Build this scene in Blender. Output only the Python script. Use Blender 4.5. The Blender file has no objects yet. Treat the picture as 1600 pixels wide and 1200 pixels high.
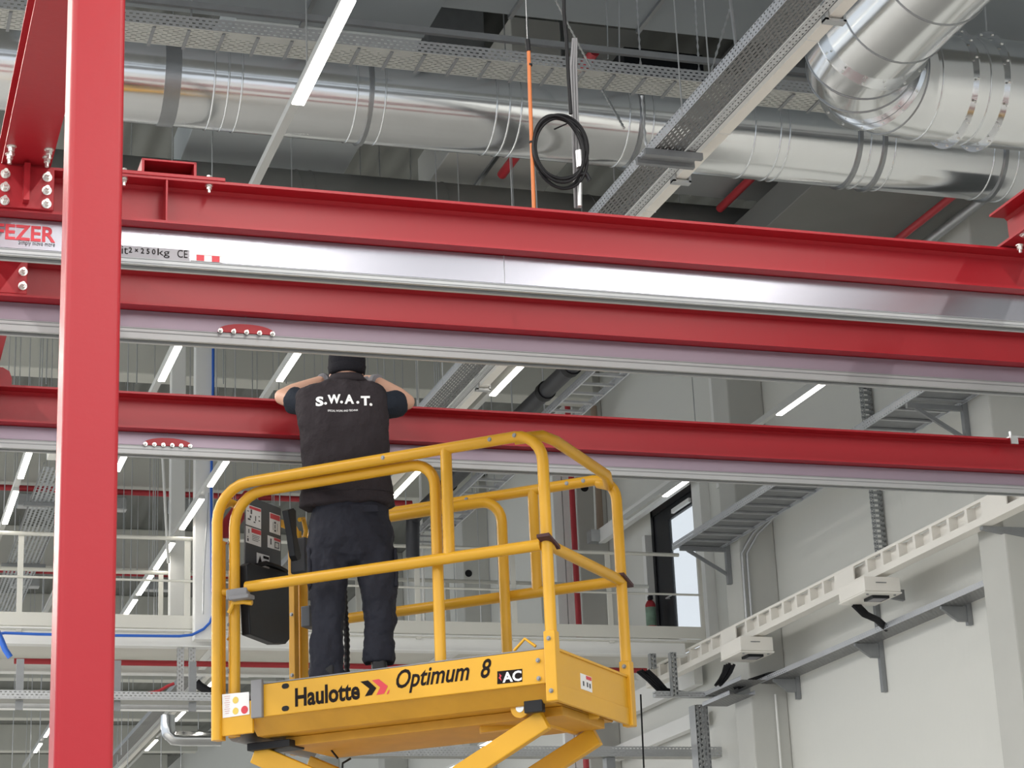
import bpy, bmesh, math, random
from mathutils import Vector, Matrix
from mathutils.bvhtree import BVHTree
random.seed(7)
scn = bpy.context.scene
COL = scn.collection

# ------------------------------------------------------------------ camera
YAW, PITCH, ROLL, FPX = 0.31930365, 0.31214887, -0.04371886, 3306.1
CF = Vector((math.sin(YAW)*math.cos(PITCH), math.cos(YAW)*math.cos(PITCH), math.sin(PITCH)))
_r0 = Vector((math.cos(YAW), -math.sin(YAW), 0)); _u0 = _r0.cross(CF)
CR = math.cos(ROLL)*_r0 + math.sin(ROLL)*_u0
CU = -math.sin(ROLL)*_r0 + math.cos(ROLL)*_u0
CC = Vector((0, 0, 1.6))
cam_data = bpy.data.cameras.new('camera'); cam = bpy.data.objects.new('camera', cam_data); COL.objects.link(cam)
cam.matrix_world = Matrix(((CR.x, CU.x, -CF.x, CC.x), (CR.y, CU.y, -CF.y, CC.y), (CR.z, CU.z, -CF.z, CC.z), (0, 0, 0, 1)))
cam_data.sensor_fit = 'HORIZONTAL'; cam_data.sensor_width = 36; cam_data.lens = FPX/1600*36
cam_data.clip_end = 400
scn.camera = cam

# ------------------------------------------------------------------ light
world = bpy.data.worlds.new('world'); scn.world = world; world.use_nodes = True
wb = world.node_tree.nodes['Background']
wb.inputs[0].default_value = (0.86, 0.93, 1.0, 1); wb.inputs[1].default_value = 0.92
def area_lamp(name, loc, sx, sy, power, col=(1, .96, .9), rot=(0, 0, 0)):
    d = bpy.data.lights.new(name, 'AREA'); d.shape = 'RECTANGLE'; d.size = sx; d.size_y = sy
    d.energy = power; d.color = col
    o = bpy.data.objects.new(name, d); o.location = loc; o.rotation_euler = rot; COL.objects.link(o); return o
# rows of ceiling strip lamps of the hall, over and behind the viewer (outside the frame)
for x in (-10, -6, -2, 2.9, 7.2):
    area_lamp('strip_lamp_row', (x, -2, 8.6), 0.12, 18, 760)
for x in (-12, -7, -2.5):
    area_lamp('strip_lamp_row', (x, 22, 8.6), 0.12, 26, 1600)
area_lamp('strip_lamp_row', (6.15, 62, 8.0), 0.12, 34, 1500)
area_lamp('strip_lamp_row', (-1, 62, 8.0), 0.12, 34, 1500)
vs = scn.view_settings
vs.view_transform = 'Standard'; vs.look = 'None'; vs.exposure = 0.12; vs.gamma = 1.0; vs.use_curve_mapping = False

# ------------------------------------------------------------------ helpers
def P(px, py, X=None, Y=None, Z=None):
    """point of the place seen at a pixel of the 1600x1200 photograph, on a known plane"""
    d = CR*((px-800)/FPX) - CU*((py-600)/FPX) + CF
    if X is not None: t = (X-CC.x)/d.x
    elif Y is not None: t = (Y-CC.y)/d.y
    else: t = (Z-CC.z)/d.z
    return CC + d*t
def V(*a): return Vector(a)
class MB:
    def __init__(s): s.v = []; s.f = []
    def add(s, vs_, fs):
        n = len(s.v); s.v += [Vector(p) for p in vs_]; s.f += [tuple(i+n for i in f) for f in fs]; return s
    def obox(s, c, ax, ay, az):
        """box: centre and three half-extent vectors"""
        c = Vector(c); ax, ay, az = Vector(ax), Vector(ay), Vector(az)
        if ax.cross(ay).dot(az) < 0: ax = -ax
        q = [c+sx*ax+sy*ay+sz*az for sz in (-1, 1) for sy in (-1, 1) for sx in (-1, 1)]
        return s.add(q, [(0, 2, 3, 1), (4, 5, 7, 6), (0, 1, 5, 4), (2, 6, 7, 3), (0, 4, 6, 2), (1, 3, 7, 5)])
    def box(s, x0, x1, y0, y1, z0, z1):
        return s.obox(((x0+x1)/2, (y0+y1)/2, (z0+z1)/2), (abs(x1-x0)/2, 0, 0), (0, abs(y1-y0)/2, 0), (0, 0, abs(z1-z0)/2))
    def bar(s, a, b, w, h, up=(0, 0, 1)):
        a, b = Vector(a), Vector(b); d = (b-a); L = d.length; d.normalize()
        up = Vector(up)
        if abs(d.dot(up)) > .99: up = Vector((0, 1, 0))
        sd = d.cross(up).normalized(); u = sd.cross(d)
        return s.obox((a+b)/2, d*L/2, sd*w/2, u*h/2)
    def extrude(s, poly, o, e1, e2, d):
        """polygon (list of 2d) in the plane e1,e2 at o, swept by vector d"""
        o, e1, e2, d = Vector(o), Vector(e1), Vector(e2), Vector(d); n = len(poly)
        A = [o+e1*p[0]+e2*p[1] for p in poly]; B = [p+d for p in A]
        ar = sum(poly[i][0]*poly[(i+1) % n][1]-poly[(i+1) % n][0]*poly[i][1] for i in range(n))
        flip = (ar > 0) == (e1.cross(e2).dot(d) > 0)
        fs = [tuple(range(n)), tuple(range(2*n-1, n-1, -1))] + [(i, n+i, n+(i+1) % n, (i+1) % n) for i in range(n)]
        if flip: fs = [tuple(reversed(f)) for f in fs]
        return s.add(A+B, fs)
    def cyl(s, a, b, r, n=16, r2=None, caps=True):
        a, b = Vector(a), Vector(b); d = (b-a).normalized(); r2 = r if r2 is None else r2
        t = Vector((0, 0, 1)) if abs(d.z) < .9 else Vector((1, 0, 0))
        e1 = d.cross(t).normalized(); e2 = d.cross(e1)
        q = []
        for c, rr in ((a, r), (b, r2)):
            for i in range(n):
                w = 2*math.pi*i/n; q.append(c+e1*math.cos(w)*rr+e2*math.sin(w)*rr)
        fs = [(i, (i+1) % n, n+(i+1) % n, n+i) for i in range(n)]
        if caps: fs += [tuple(range(n-1, -1, -1)), tuple(range(n, 2*n))]
        return s.add(q, fs)
    def ring(s, c, d, r0, r1, w, n=40):
        """flat annular flange around axis d"""
        c, d = Vector(c), Vector(d).normalized()
        t = Vector((0, 0, 1)) if abs(d.z) < .9 else Vector((1, 0, 0))
        e1 = d.cross(t).normalized(); e2 = d.cross(e1); q = []
        for off, rr in ((-w/2, r0), (-w/2, r1), (w/2, r1), (w/2, r0)):
            for i in range(n):
                a = 2*math.pi*i/n; q.append(c+d*off+e1*math.cos(a)*rr+e2*math.sin(a)*rr)
        fs = []
        for k in range(4):
            for i in range(n):
                fs.append((k*n+i, k*n+(i+1) % n, ((k+1) % 4)*n+(i+1) % n, ((k+1) % 4)*n+i))
        return s.add(q, fs)
    def tube(s, pts, r, n=10, caps=True, ell=None, ref=None):
        """tube along a path; r is a number or list; ell = (a,b) scale of section"""
        pts = [Vector(p) for p in pts]; m = len(pts)
        rs = r if isinstance(r, (list, tuple)) else [r]*m
        q = []; prev = None
        for i in range(m):
            d = (pts[min(i+1, m-1)]-pts[max(i-1, 0)]).normalized()
            if prev is None:
                t = Vector(ref) if ref else (Vector((0, 0, 1)) if abs(d.z) < .8 else Vector((0, 1, 0)))
                e1 = (t-d*t.dot(d)).normalized()
            else: e1 = (prev-d*prev.dot(d)).normalized()
            prev = e1; e2 = d.cross(e1)
            ea, eb = ell if ell else (1, 1)
            for k in range(n):
                a = 2*math.pi*(k+.5)/n; q.append(pts[i]+e1*math.cos(a)*rs[i]*ea+e2*math.sin(a)*rs[i]*eb)
        fs = []
        for i in range(m-1):
            for k in range(n):
                fs.append((i*n+k, i*n+(k+1) % n, (i+1)*n+(k+1) % n, (i+1)*n+k))
        if caps: fs += [tuple(range(n-1, -1, -1)), tuple(range((m-1)*n, m*n))]
        return s.add(q, fs)
    def loft(s, rings, caps=True):
        n = len(rings[0]); q = [p for r in rings for p in r]; fs = []
        for i in range(len(rings)-1):
            for k in range(n): fs.append((i*n+k, i*n+(k+1) % n, (i+1)*n+(k+1) % n, (i+1)*n+k))
        if caps: fs += [tuple(range(n-1, -1, -1)), tuple(range((len(rings)-1)*n, len(rings)*n))]
        return s.add(q, fs)
    def sphere(s, c, rx, ry=None, rz=None, nu=16, nv=10, e=None):
        c = Vector(c); ry = ry or rx; rz = rz or rx
        ex, ey, ez = e if e else (V(1, 0, 0), V(0, 1, 0), V(0, 0, 1))
        q = [c-ez*rz]; fs = []
        for j in range(1, nv):
            ph = -math.pi/2+math.pi*j/nv
            for i in range(nu):
                a = 2*math.pi*i/nu; q.append(c+ex*rx*math.cos(a)*math.cos(ph)+ey*ry*math.sin(a)*math.cos(ph)+ez*rz*math.sin(ph))
        q.append(c+ez*rz); last = len(q)-1
        for i in range(nu): fs.append((0, 1+(i+1) % nu, 1+i)); fs.append((last, last-nu+i, last-nu+(i+1) % nu))
        for j in range(nv-2):
            for i in range(nu):
                a = 1+j*nu+i; b = 1+j*nu+(i+1) % nu; fs.append((a, b, b+nu, a+nu))
        return s.add(q, fs)
    def build(s, name, mat, parent=None, smooth=None, bevel=0, org=None):
        """links ONE mesh object; children are stored relative to the root's location"""
        o0 = Vector((0, 0, 0))
        p = parent
        while p is not None: o0 += p.location; p = p.parent
        if org is None and parent is None and s.v:
            zs = min(v.z for v in s.v); org = (sum(v.x for v in s.v)/len(s.v), sum(v.y for v in s.v)/len(s.v), zs)
        loc = Vector(org) if (org is not None and parent is None) else Vector((0, 0, 0))
        me = bpy.data.meshes.new(name); me.from_pydata([v-o0-loc for v in s.v], [], s.f)
        me.update()
        bm = bmesh.new(); bm.from_mesh(me); bmesh.ops.recalc_face_normals(bm, faces=bm.faces)
        bm.to_mesh(me); bm.free()
        if smooth is not None:
            for pl in me.polygons: pl.use_smooth = True
            if smooth < 180: me.set_sharp_from_angle(angle=math.radians(smooth))
        me.materials.append(mat)
        o = bpy.data.objects.new(name, me); COL.objects.link(o)
        o.location = loc
        if parent: o.parent = parent
        if bevel:
            m = o.modifiers.new('bevel', 'BEVEL'); m.width = bevel; m.segments = 2; m.limit_method = 'ANGLE'; m.angle_limit = math.radians(40)
        return o
def empty(name, loc, label=None, cat=None, group=None):
    o = bpy.data.objects.new(name, None); COL.objects.link(o); o.location = loc; o.empty_display_size = .1
    if label: tag(o, label, cat, group)
    return o
def tag(o, label=None, cat=None, group=None, kind=None):
    if label: o['label'] = label
    if cat: o['category'] = cat
    if group: o['group'] = group
    if kind: o['kind'] = kind
    return o
def struct(o): o['kind'] = 'structure'; return o
def copy_tree(o, parent=None, loc=None):
    c = o.copy(); COL.objects.link(c); c.parent = parent
    if loc is not None: c.location = loc
    for ch in [x for x in KIDS.get(o.name, [])]: copy_tree(ch, c)
    return c
KIDS = {}
def kids():
    KIDS.clear()
    for o in bpy.data.objects:
        if o.parent: KIDS.setdefault(o.parent.name, []).append(o)

# ------------------------------------------------------------------ materials
def nodes(name):
    m = bpy.data.materials.new(name); m.use_nodes = True
    return m, m.node_tree, m.node_tree.nodes['Principled BSDF']
def paint(name, col, rough=.5, metal=0, var=.06, scale=3, bump=0, bscale=40, spec=.5, rvar=0):
    m, nt, b = nodes(name)
    tc = nt.nodes.new('ShaderNodeTexCoord'); nz = nt.nodes.new('ShaderNodeTexNoise')
    nz.inputs['Scale'].default_value = scale; nz.inputs['Detail'].default_value = 5
    nt.links.new(tc.outputs['Object'], nz.inputs['Vector'])
    mr = nt.nodes.new('ShaderNodeMapRange'); mr.inputs[3].default_value = 1-var; mr.inputs[4].default_value = 1+var
    nt.links.new(nz.outputs['Fac'], mr.inputs[0])
    mx = nt.nodes.new('ShaderNodeMix'); mx.data_type = 'RGBA'; mx.blend_type = 'MULTIPLY'; mx.inputs[0].default_value = 1
    mx.inputs[6].default_value = (*col, 1); nt.links.new(mr.outputs[0], mx.inputs[7])
    nt.links.new(mx.outputs[2], b.inputs['Base Color'])
    b.inputs['Roughness'].default_value = rough; b.inputs['Metallic'].default_value = metal
    b.inputs['Specular IOR Level'].default_value = spec
    if rvar:
        r2 = nt.nodes.new('ShaderNodeMapRange'); r2.inputs[3].default_value = rough-rvar; r2.inputs[4].default_value = rough+rvar
        nt.links.new(nz.outputs['Fac'], r2.inputs[0]); nt.links.new(r2.outputs[0], b.inputs['Roughness'])
    if bump:
        n2 = nt.nodes.new('ShaderNodeTexNoise'); n2.inputs['Scale'].default_value = bscale; n2.inputs['Detail'].default_value = 4
        nt.links.new(tc.outputs['Object'], n2.inputs['Vector'])
        bp = nt.nodes.new('ShaderNodeBump'); bp.inputs['Strength'].default_value = bump; bp.inputs['Distance'].default_value = .01
        nt.links.new(n2.outputs['Fac'], bp.inputs['Height']); nt.links.new(bp.outputs[0], b.inputs['Normal'])
    return m
def emis(name, col, s):
    m, nt, b = nodes(name)
    b.inputs['Base Color'].default_value = (*col, 1); b.inputs['Emission Color'].default_value = (*col, 1)
    b.inputs['Emission Strength'].default_value = s; return m
def mth(nt, op, a, b=None, c=None):
    n = nt.nodes.new('ShaderNodeMath'); n.operation = op
    for i, x in enumerate((a, b, c)):
        if x is None: continue
        if isinstance(x, (int, float)): n.inputs[i].default_value = x
        else: nt.links.new(x, n.inputs[i])
    return n.outputs[0]
def slotted(name, col, al, ac, pitch, row, sw, sh, rough=.45, metal=.7, off=0.0, solid=None):
    """galvanised sheet with punched slots: al/ac = axis letters along and across"""
    m = paint(name, col, rough, metal, .12, 6)
    nt = m.node_tree; b = nt.nodes['Principled BSDF']
    tc = nt.nodes.new('ShaderNodeTexCoord'); sp = nt.nodes.new('ShaderNodeSeparateXYZ'); nt.links.new(tc.outputs['Object'], sp.inputs[0])
    u = mth(nt, 'DIVIDE', sp.outputs[al], pitch); v = mth(nt, 'DIVIDE', mth(nt, 'ADD', sp.outputs[ac], off), row)
    rf = mth(nt, 'FLOOR', v); u = mth(nt, 'ADD', u, mth(nt, 'MULTIPLY', rf, .5))
    fu = mth(nt, 'ABSOLUTE', mth(nt, 'SUBTRACT', mth(nt, 'FRACT', u), .5)); fv = mth(nt, 'ABSOLUTE', mth(nt, 'SUBTRACT', mth(nt, 'FRACT', v), .5))
    hole = mth(nt, 'MULTIPLY', mth(nt, 'LESS_THAN', fu, sw/2), mth(nt, 'LESS_THAN', fv, sh/2))
    if solid:  # leave a plain band every few metres along
        fs = mth(nt, 'FRACT', mth(nt, 'DIVIDE', sp.outputs[al], solid[0])); hole = mth(nt, 'MULTIPLY', hole, mth(nt, 'GREATER_THAN', fs, solid[1]))
    al_ = mth(nt, 'SUBTRACT', 1.0, hole)
    nt.links.new(al_, b.inputs['Alpha'])
    return m
RED = paint('red_paint', (.345, .012, .020), .36, 0, .05, 2, .06, 25, .4)
RED2 = paint('red_paint_dull', (.36, .02, .03), .5, 0, .08, 4)
YEL = paint('yellow_paint', (.68, .36, .018), .38, 0, .07, 4, .05, 30)
YELW = paint('worn_yellow_paint', (.55, .28, .02), .5, 0, .18, 7, .05, 30)
ALU = paint('anodised_aluminium', (.38, .38, .43), .26, 1, .04, 2)
ALUM = paint('mauve_aluminium', (.31, .25, .31), .42, .45, .05, 2)  # mauve tone set in the base colour, for the two farther rails
ALUD = paint('aluminium_channel', (.42, .43, .44), .5, .5, .05, 2)
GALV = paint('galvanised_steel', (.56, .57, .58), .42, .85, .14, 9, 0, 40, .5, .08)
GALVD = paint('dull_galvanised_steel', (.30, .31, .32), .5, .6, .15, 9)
DUCT = paint('duct_sheet_metal', (.78, .79, .80), .15, 1, .06, 3, .05, 4, .5, .05)
DUCTR = paint('duct_joint_metal', (.34, .35, .36), .35, .9, .1, 8)
DUCTG = paint('rectangular_duct_metal', (.36, .39, .41), .5, .5, .1, 1.2)
INSUL = paint('dark_duct_insulation', (.19, .19, .18), .6, .1, .1, 2)
WHT = paint('white_coated_steel', (.84, .84, .82), .5, 0, .03, 2)
CREAM = paint('cream_coated_steel', (.90, .87, .81), .45, 0, .03, 2)
RAILW = paint('cream_rail_paint', (.72, .71, .65), .5, 0, .03, 2)
CONC = paint('concrete', (.43, .43, .40), .85, 0, .12, 1.6, .15, 12)
PALEB = paint('pale_beam_paint', (.58, .58, .53), .7, 0, .06, 1.5)
CONCL = paint('smooth_light_concrete', (.56, .56, .53), .8, 0, .10, 1.2, .1, 10)
BOLT = paint('zinc_bolt', (.78, .78, .75), .3, .9, .1, 30)
BLK = paint('black_rubber', (.010, .010, .012), .5, 0, .1, 10, 0, 40, .25)
BLKP = paint('black_plastic', (.013, .014, .017), .45, 0, .1, 6, .05, 20, .3)
GRYP = paint('dark_grey_plate', (.045, .05, .06), .45, 0, .06, 6)
GREY = paint('grey_plastic', (.22, .22, .23), .5, 0, .06, 6)
BLUE = paint('blue_cable', (.03, .14, .60), .45, 0, .05, 6)
ORNG = paint('orange_cable', (.58, .17, .045), .5, 0, .1, 12)
PIPER = paint('red_pipe_paint', (.42, .03, .04), .45, 0, .06, 4)
PIPET = paint('tan_pipe', (.33, .25, .19), .5, 0, .1, 4)
BLKPIPE = paint('black_pipe_insulation', (.025, .026, .032), .45, 0, .1, 5)
SKIN = paint('skin', (.56, .33, .24), .5, 0, .07, 9)
VESTM = paint('black_fleece_vest', (.028, .023, .027), .85, 0, .12, 14, .5, 60, .25)
TSHIRT = paint('navy_tshirt_cloth', (.013, .018, .028), .8, 0, .1, 20, .4, 90, .25)
TROU = paint('dark_navy_work_trousers', (.021, .023, .034), .8, 0, .2, 9, .5, 35, .3)
BEAN = paint('black_knit', (.012, .012, .016), .9, 0, .1, 50, .6, 150, .2)
GLOV = paint('grey_work_glove', (.20, .20, .22), .7, 0, .1, 30, .3, 80)
STKW = paint('white_sticker', (.80, .80, .80), .4, 0, .02, 5)
STKG = paint('grey_sticker', (.34, .33, .36), .4, 0, .04, 5)
STKR = paint('red_print', (.62, .04, .06), .45, 0, .02, 5)
INK = paint('black_print', (.010, .006, .006), .6, 0, .02, 5, 0, 40, .15)
INKG = paint('grey_print', (.10, .10, .11), .6, 0, .02, 5, 0, 40, .2)
INKW = paint('white_print', (.85, .86, .88), .6, 0, .02, 5)
STKY = paint('yellow_print', (.75, .55, .10), .5, 0, .05, 9)
LED = emis('lit_lamp_diffuser', (1, .95, .86), 9)
LEDHOUSE = paint('lamp_trunking', (.52, .53, .52), .45, .2, .04, 3)
GLASSD = emis('bright_daylight_pane', (.80, .90, 1.0), 1.25)

# wall: sandwich panels with fine vertical ribs
def panel_mat(name, col, ax, pitch, joint):
    m = paint(name, col, .55, 0, .05, .35); nt = m.node_tree; b = nt.nodes['Principled BSDF']
    tc = nt.nodes.new('ShaderNodeTexCoord'); sp = nt.nodes.new('ShaderNodeSeparateXYZ'); nt.links.new(tc.outputs['Object'], sp.inputs[0])
    f1 = mth(nt, 'FRACT', mth(nt, 'DIVIDE', sp.outputs[ax], pitch)); r1 = mth(nt, 'MULTIPLY', mth(nt, 'LESS_THAN', f1, .12), .25)
    f2 = mth(nt, 'FRACT', mth(nt, 'DIVIDE', sp.outputs[ax], joint)); r2 = mth(nt, 'LESS_THAN', f2, .012)
    bp = nt.nodes.new('ShaderNodeBump'); bp.invert = True; bp.inputs['Strength'].default_value = .35; bp.inputs['Distance'].default_value = .02
    nt.links.new(mth(nt, 'MAXIMUM', r1, r2), bp.inputs['Height']); nt.links.new(bp.outputs[0], b.inputs['Normal'])
    return m
WALLM = panel_mat('light_wall_panel', (.74, .74, .70), 1, .1, 1.2)
def corrug_mat(name, col, ax, pitch):
    m = paint(name, col, .7, .1, .1, .8); nt = m.node_tree; b = nt.nodes['Principled BSDF']
    tc = nt.nodes.new('ShaderNodeTexCoord'); wv = nt.nodes.new('ShaderNodeTexWave'); wv.bands_direction = 'XYZ'[ax]; wv.inputs['Scale'].default_value = .314/pitch
    nt.links.new(tc.outputs['Object'], wv.inputs['Vector'])
    bp = nt.nodes.new('ShaderNodeBump'); bp.inputs['Strength'].default_value = .6; bp.inputs['Distance'].default_value = .05
    nt.links.new(wv.outputs['Fac'], bp.inputs['Height']); nt.links.new(bp.outputs[0], b.inputs['Normal'])
    return m
CEILM = corrug_mat('grey_trapezoid_ceiling', (.18, .185, .172), 0, .3)
FLOORM = paint('grey_floor', (.38, .38, .37), .4, 0, .06, .5)

# ------------------------------------------------------------------ the hall
XW, XC = 11.3, 10.8
struct(MB().box(-14, XW+.3, -12, 92, -.2, 0).build('floor', FLOORM))
struct(MB().box(-14, XW+.3, -12, 92, 12.0, 12.2).build('ceiling', CEILM))
w = MB(); DY0, DY1, DZ0, DZ1 = 26.15, 27.95, 6.8, 9.25
w.box(XW, XW+.3, -12, DY0, 0, 12); w.box(XW, XW+.3, DY1, 92, 0, 12); w.box(XW, XW+.3, DY0, DY1, 0, DZ0); w.box(XW, XW+.3, DY0, DY1, DZ1, 12)
struct(w.build('wall_right', WALLM))
struct(MB().box(-14, XW, 92, 92.3, 0, 12).build('wall_back', WALLM))

# concrete columns along the right wall
cy = [17.62, 23.85, 29.75, 35.95, 42.0, 48.1, 54.2]
clab = ['nearest light concrete column at the right edge, beside the lower cable tray',
        'concrete column behind the white junction boxes, with two thin conduits',
        'concrete column with a round hole, beside the red riser pipe',
        'concrete column seen between the yellow guard rail posts, with a round dark hole',
        'farther concrete column seen low behind the lift scissor arms',
        'second farthest concrete column on the right wall, mostly behind the lift', 'farthest concrete column on the right wall']
for i, y in enumerate(cy):
    o = MB().box(XC, XW-.001, y, y+.5, .001, 11.999).build('concrete_column', CONCL, None, None, .02)
    tag(o, clab[i], 'column', 'concrete wall columns')
# round holes in two columns
for (px, py, y) in ((913, 762, cy[2]), (732, 896, cy[3])):
    c = P(px, py, Y=y)
    tag(MB().cyl(c+V(0, -.012, 0), c+V(0, .03, 0), .065, 20).build('pipe_sleeve', BLK),
        'round dark sleeve hole in the column %s' % ('beside the red pipe' if px > 800 else 'seen between yellow posts'), 'sleeve')
# ceiling crossbeams, pale underside with dark web
for i in range(11):
    y = 28.75+6.02*(i-2); zc = 11.2
    if i < 2: continue
    b = MB().box(-14, XC, y, y+.42, zc, 11.999)
    nm = ['nearest', 'second', 'third', 'fourth', 'fifth', 'sixth', 'seventh', 'eighth', 'farthest'][i-2]
    tag(b.build('roof_beam', PALEB, None, None, .02), '%s pale roof beam crossing under the grey ceiling' % nm, 'beam', 'pale roof crossbeams')

# ------------------------------------------------------------------ red crane frame
ZT, ZB = 5.26, 5.05
def isec(b, h, tw=.008, tf=.012, r=.014):
    """I section centred on x, top at 0"""
    p = [(-b/2, 0), (b/2, 0), (b/2, -tf), (tw/2+r, -tf), (tw/2, -tf-r), (tw/2, -h+tf+r), (tw/2+r, -h+tf), (b/2, -h+tf), (b/2, -h),
         (-b/2, -h), (-b/2, -h+tf), (-tw/2-r, -h+tf), (-tw/2, -h+tf+r), (-tw/2, -tf-r), (-tw/2-r, -tf), (-b/2, -tf)]
    return p
class Bolts:
    def __init__(s): s.q = []
    def build(s, name, mat, parent):
        for m in s.q: m.build('bolt', mat, parent, 35)
def bolt(mb, c, n, r=.014, L=.02, stud=.02):
    if isinstance(mb, Bolts):
        m = MB(); mb.q.append(m); mb = m
    """hex nut with washer and stud, pointing along n"""
    c, n = Vector(c), Vector(n).normalized()
    mb.cyl(c, c+n*.004, r*1.45, 16); mb.cyl(c+n*.004, c+n*(.004+L), r, 6)
    if stud: mb.cyl(c+n*(.004+L), c+n*(.004+L+stud), r*.6, 10)
def red_beam(yc, x0, x1, label, rail_h, rail_w, chan_h, chan_w, rail_label, hgt=ZT-ZB):
    root = empty('red_steel_beam', (x0, yc, ZB), label, 'beam', None)
    MB().extrude(isec(.2, hgt), (x0, yc, ZT), (0, 1, 0), (0, 0, 1), (x1-x0, 0, 0)).build('girder_profile', RED, root, 35)
    rr = empty('crane_rail', (x0, yc, ZB-rail_h-chan_h), rail_label, 'rail', None)
    z = ZB-.002
    MB().box(x0-.1, x1, yc-rail_w/2, yc+rail_w/2, z-rail_h, z).build('web_profile', ALU if rail_h > .1 else ALUM, rr, None, .002)
    zz = z-rail_h; cw = chan_w/2
    sec = [(-cw, 0), (cw, 0), (cw, -chan_h), (cw-.018, -chan_h), (cw-.018, -chan_h+.012), (cw-.008, -chan_h+.012), (cw-.008, -.008), (-cw+.008, -.008), (-cw+.008, -chan_h+.012), (-cw+.018, -chan_h+.012), (-cw+.018, -chan_h), (-cw, -chan_h)]
    MB().extrude(sec, (x0-.1, yc, zz-.004), (0, 1, 0), (0, 0, 1), (x1-x0+.1, 0, 0)).build('running_channel', ALUD, rr, None, .001)
    s = MB()
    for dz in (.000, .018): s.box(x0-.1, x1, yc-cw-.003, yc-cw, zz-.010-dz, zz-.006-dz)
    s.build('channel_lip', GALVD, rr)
    return root, rr
Y1, Y2, Y3 = 8.40, 9.41, 11.37
b1, r1 = red_beam(Y1, -.3, 8.0, 'nearest red steel I-beam, highest in view, crossing in front of the ducts', .135, .055, .030, .075,
                  'pale aluminium crane rail with maker lettering, hung under the nearest red beam')
b2, r2 = red_beam(Y2, -.3, 8.6, 'middle red steel I-beam showing below the lettered aluminium rail', .085, .05, .055, .078,
                  'aluminium crane rail under the middle red beam, just above the worker')
b3, r3 = red_beam(Y3, -.5, 9.4, 'lowest and farthest red steel I-beam, the one the worker leans over', .075, .05, .05, .078,
                  'aluminium crane rail under the farthest red beam, behind the yellow guard rail')
# rail joints with bolts; the red dome plate stands in for a reflection
def joint(root, px, py, yc, w_, nb, label, z0):
    c = P(px, py, Y=yc-.045); x = c.x; zz = z0
    pl = MB(); n = 14
    poly = [(-w_/2, 0), (w_/2, 0)]+[(w_/2*math.cos(a), .045*math.sin(a)**.8) for a in [math.pi*k/n for k in range(1, n)]]
    pl.extrude(poly, (x, yc-.046, zz), (1, 0, 0), (0, 0, 1), (0, .012, 0))
    o = pl.build('reflection_dome', RED2, root)
    bb = Bolts()
    for k in range(nb): bolt(bb, (x-w_/2*.92+w_*.92*k/(nb-1), yc-.048, zz+.003), (0, -1, 0), .008, .012, .01)
    bb.build('joint_bolts', BOLT, o)
    MB().box(x-.002, x+.002, yc-.0265, yc-.0255, zz, ZB).build('joint_seam', GALVD, root)
joint(r2, 385, 525, Y2, .27, 5, '', ZB-.09)
joint(r3, 262, 697, Y3, .27, 6, '', ZB-.08)
sx = P(789, 440, Y=Y1-.03).x
MB().box(sx-.0015, sx+.0015, Y1-.0285, Y1-.0275, ZB-.136, ZB-.003).build('joint_seam', GALVD, r1)

# girder running front to back on top of the beams, at the left
gx = .656
g = empty('red_cross_girder', (gx, 8.3, ZT), 'red I-girder running front to back over the beams at the left edge', 'girder')
# near leg ends on the first beam; the flange, web and upper flange are one rolled profile
MB().extrude(isec(.2, .19), (gx, 1.0, ZT+.19), (1, 0, 0), (0, 0, 1), (0, Y3+.1-1.0+.35, 0)).build('girder_profile', RED, g, 35)
bp_ = MB()
bp_.box(gx-.115, gx+.115, Y1-.116, Y1-.104, ZB+.01, ZT-.012)
bp_.build('connection_plate', RED, b1, None, .003)
MB().box(gx-.012, gx+.012, Y1-.16, Y1-.116, ZB+.03, ZT-.014).build('stiffener_rib', RED, b1)
bb = Bolts()
for dx in (-.085, .085):
    for z in (ZB+.035, ZB+.095, ZB+.155): bolt(bb, (gx+dx, Y1-.116, z), (0, -1, 0))
bb.build('plate_bolts', BOLT, b1)
bb = Bolts()
for yy in (Y1-.2, Y1-.28, Y1-.06, Y2-.06, Y2+.06, Y3-.06, Y3+.06):
    for dx in (-.075, .075):
        bolt(bb, (gx+dx, yy, ZT if yy < Y1-.15 else ZT-.012), (0, 0, -1))
bb.build('flange_bolts', BOLT, g)
for (yc_, par) in ((Y2, b2), (Y3, b3)):
    MB().box(gx-.1, gx+.1, yc_-.104, yc_-.094, ZB+.012, ZT-.012).build('connection_plate', RED, par, None, .003)
    bb = Bolts()
    for dx in (-.06, .08):
        for z in (ZB+.05, ZB+.12): bolt(bb, (gx+dx, yc_-.104, z), (0, -1, 0), .014)
    bb.build('plate_bolts', BOLT, par)
# stub base on top of the first beam, right of the column
def PX(px, py, Y): return P(px, py, Y=Y).x
x0, x1 = PX(185, 262, Y1-.1), PX(352, 275, Y1-.1)
st = empty('red_base_stub', ((x0+x1)/2, Y1, ZT), 'red welded stub with open box top, bolted on the nearest red beam', 'bracket')
MB().box(x0, x1, Y1-.105, Y1+.105, ZT, ZT+.016).build('base_plate', RED, st, None, .002)
a, b_ = PX(222, 250, Y1-.09), PX(308, 250, Y1-.09)
m = MB()
m.box(a, a+.012, Y1-.08, Y1+.08, ZT+.017, ZT+.085); m.box(b_-.012, b_, Y1-.08, Y1+.08, ZT+.017, ZT+.085)
m.box(a, b_, Y1+.068, Y1+.08, ZT+.017, ZT+.085); m.box(a, b_, Y1-.08, Y1-.068, ZT+.017, ZT+.022)
m.box(a, b_, Y1-.08, Y1+.08, ZT+.078, ZT+.088)
m.build('box_stub', RED, st, None, .002)
bb = Bolts()
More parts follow.
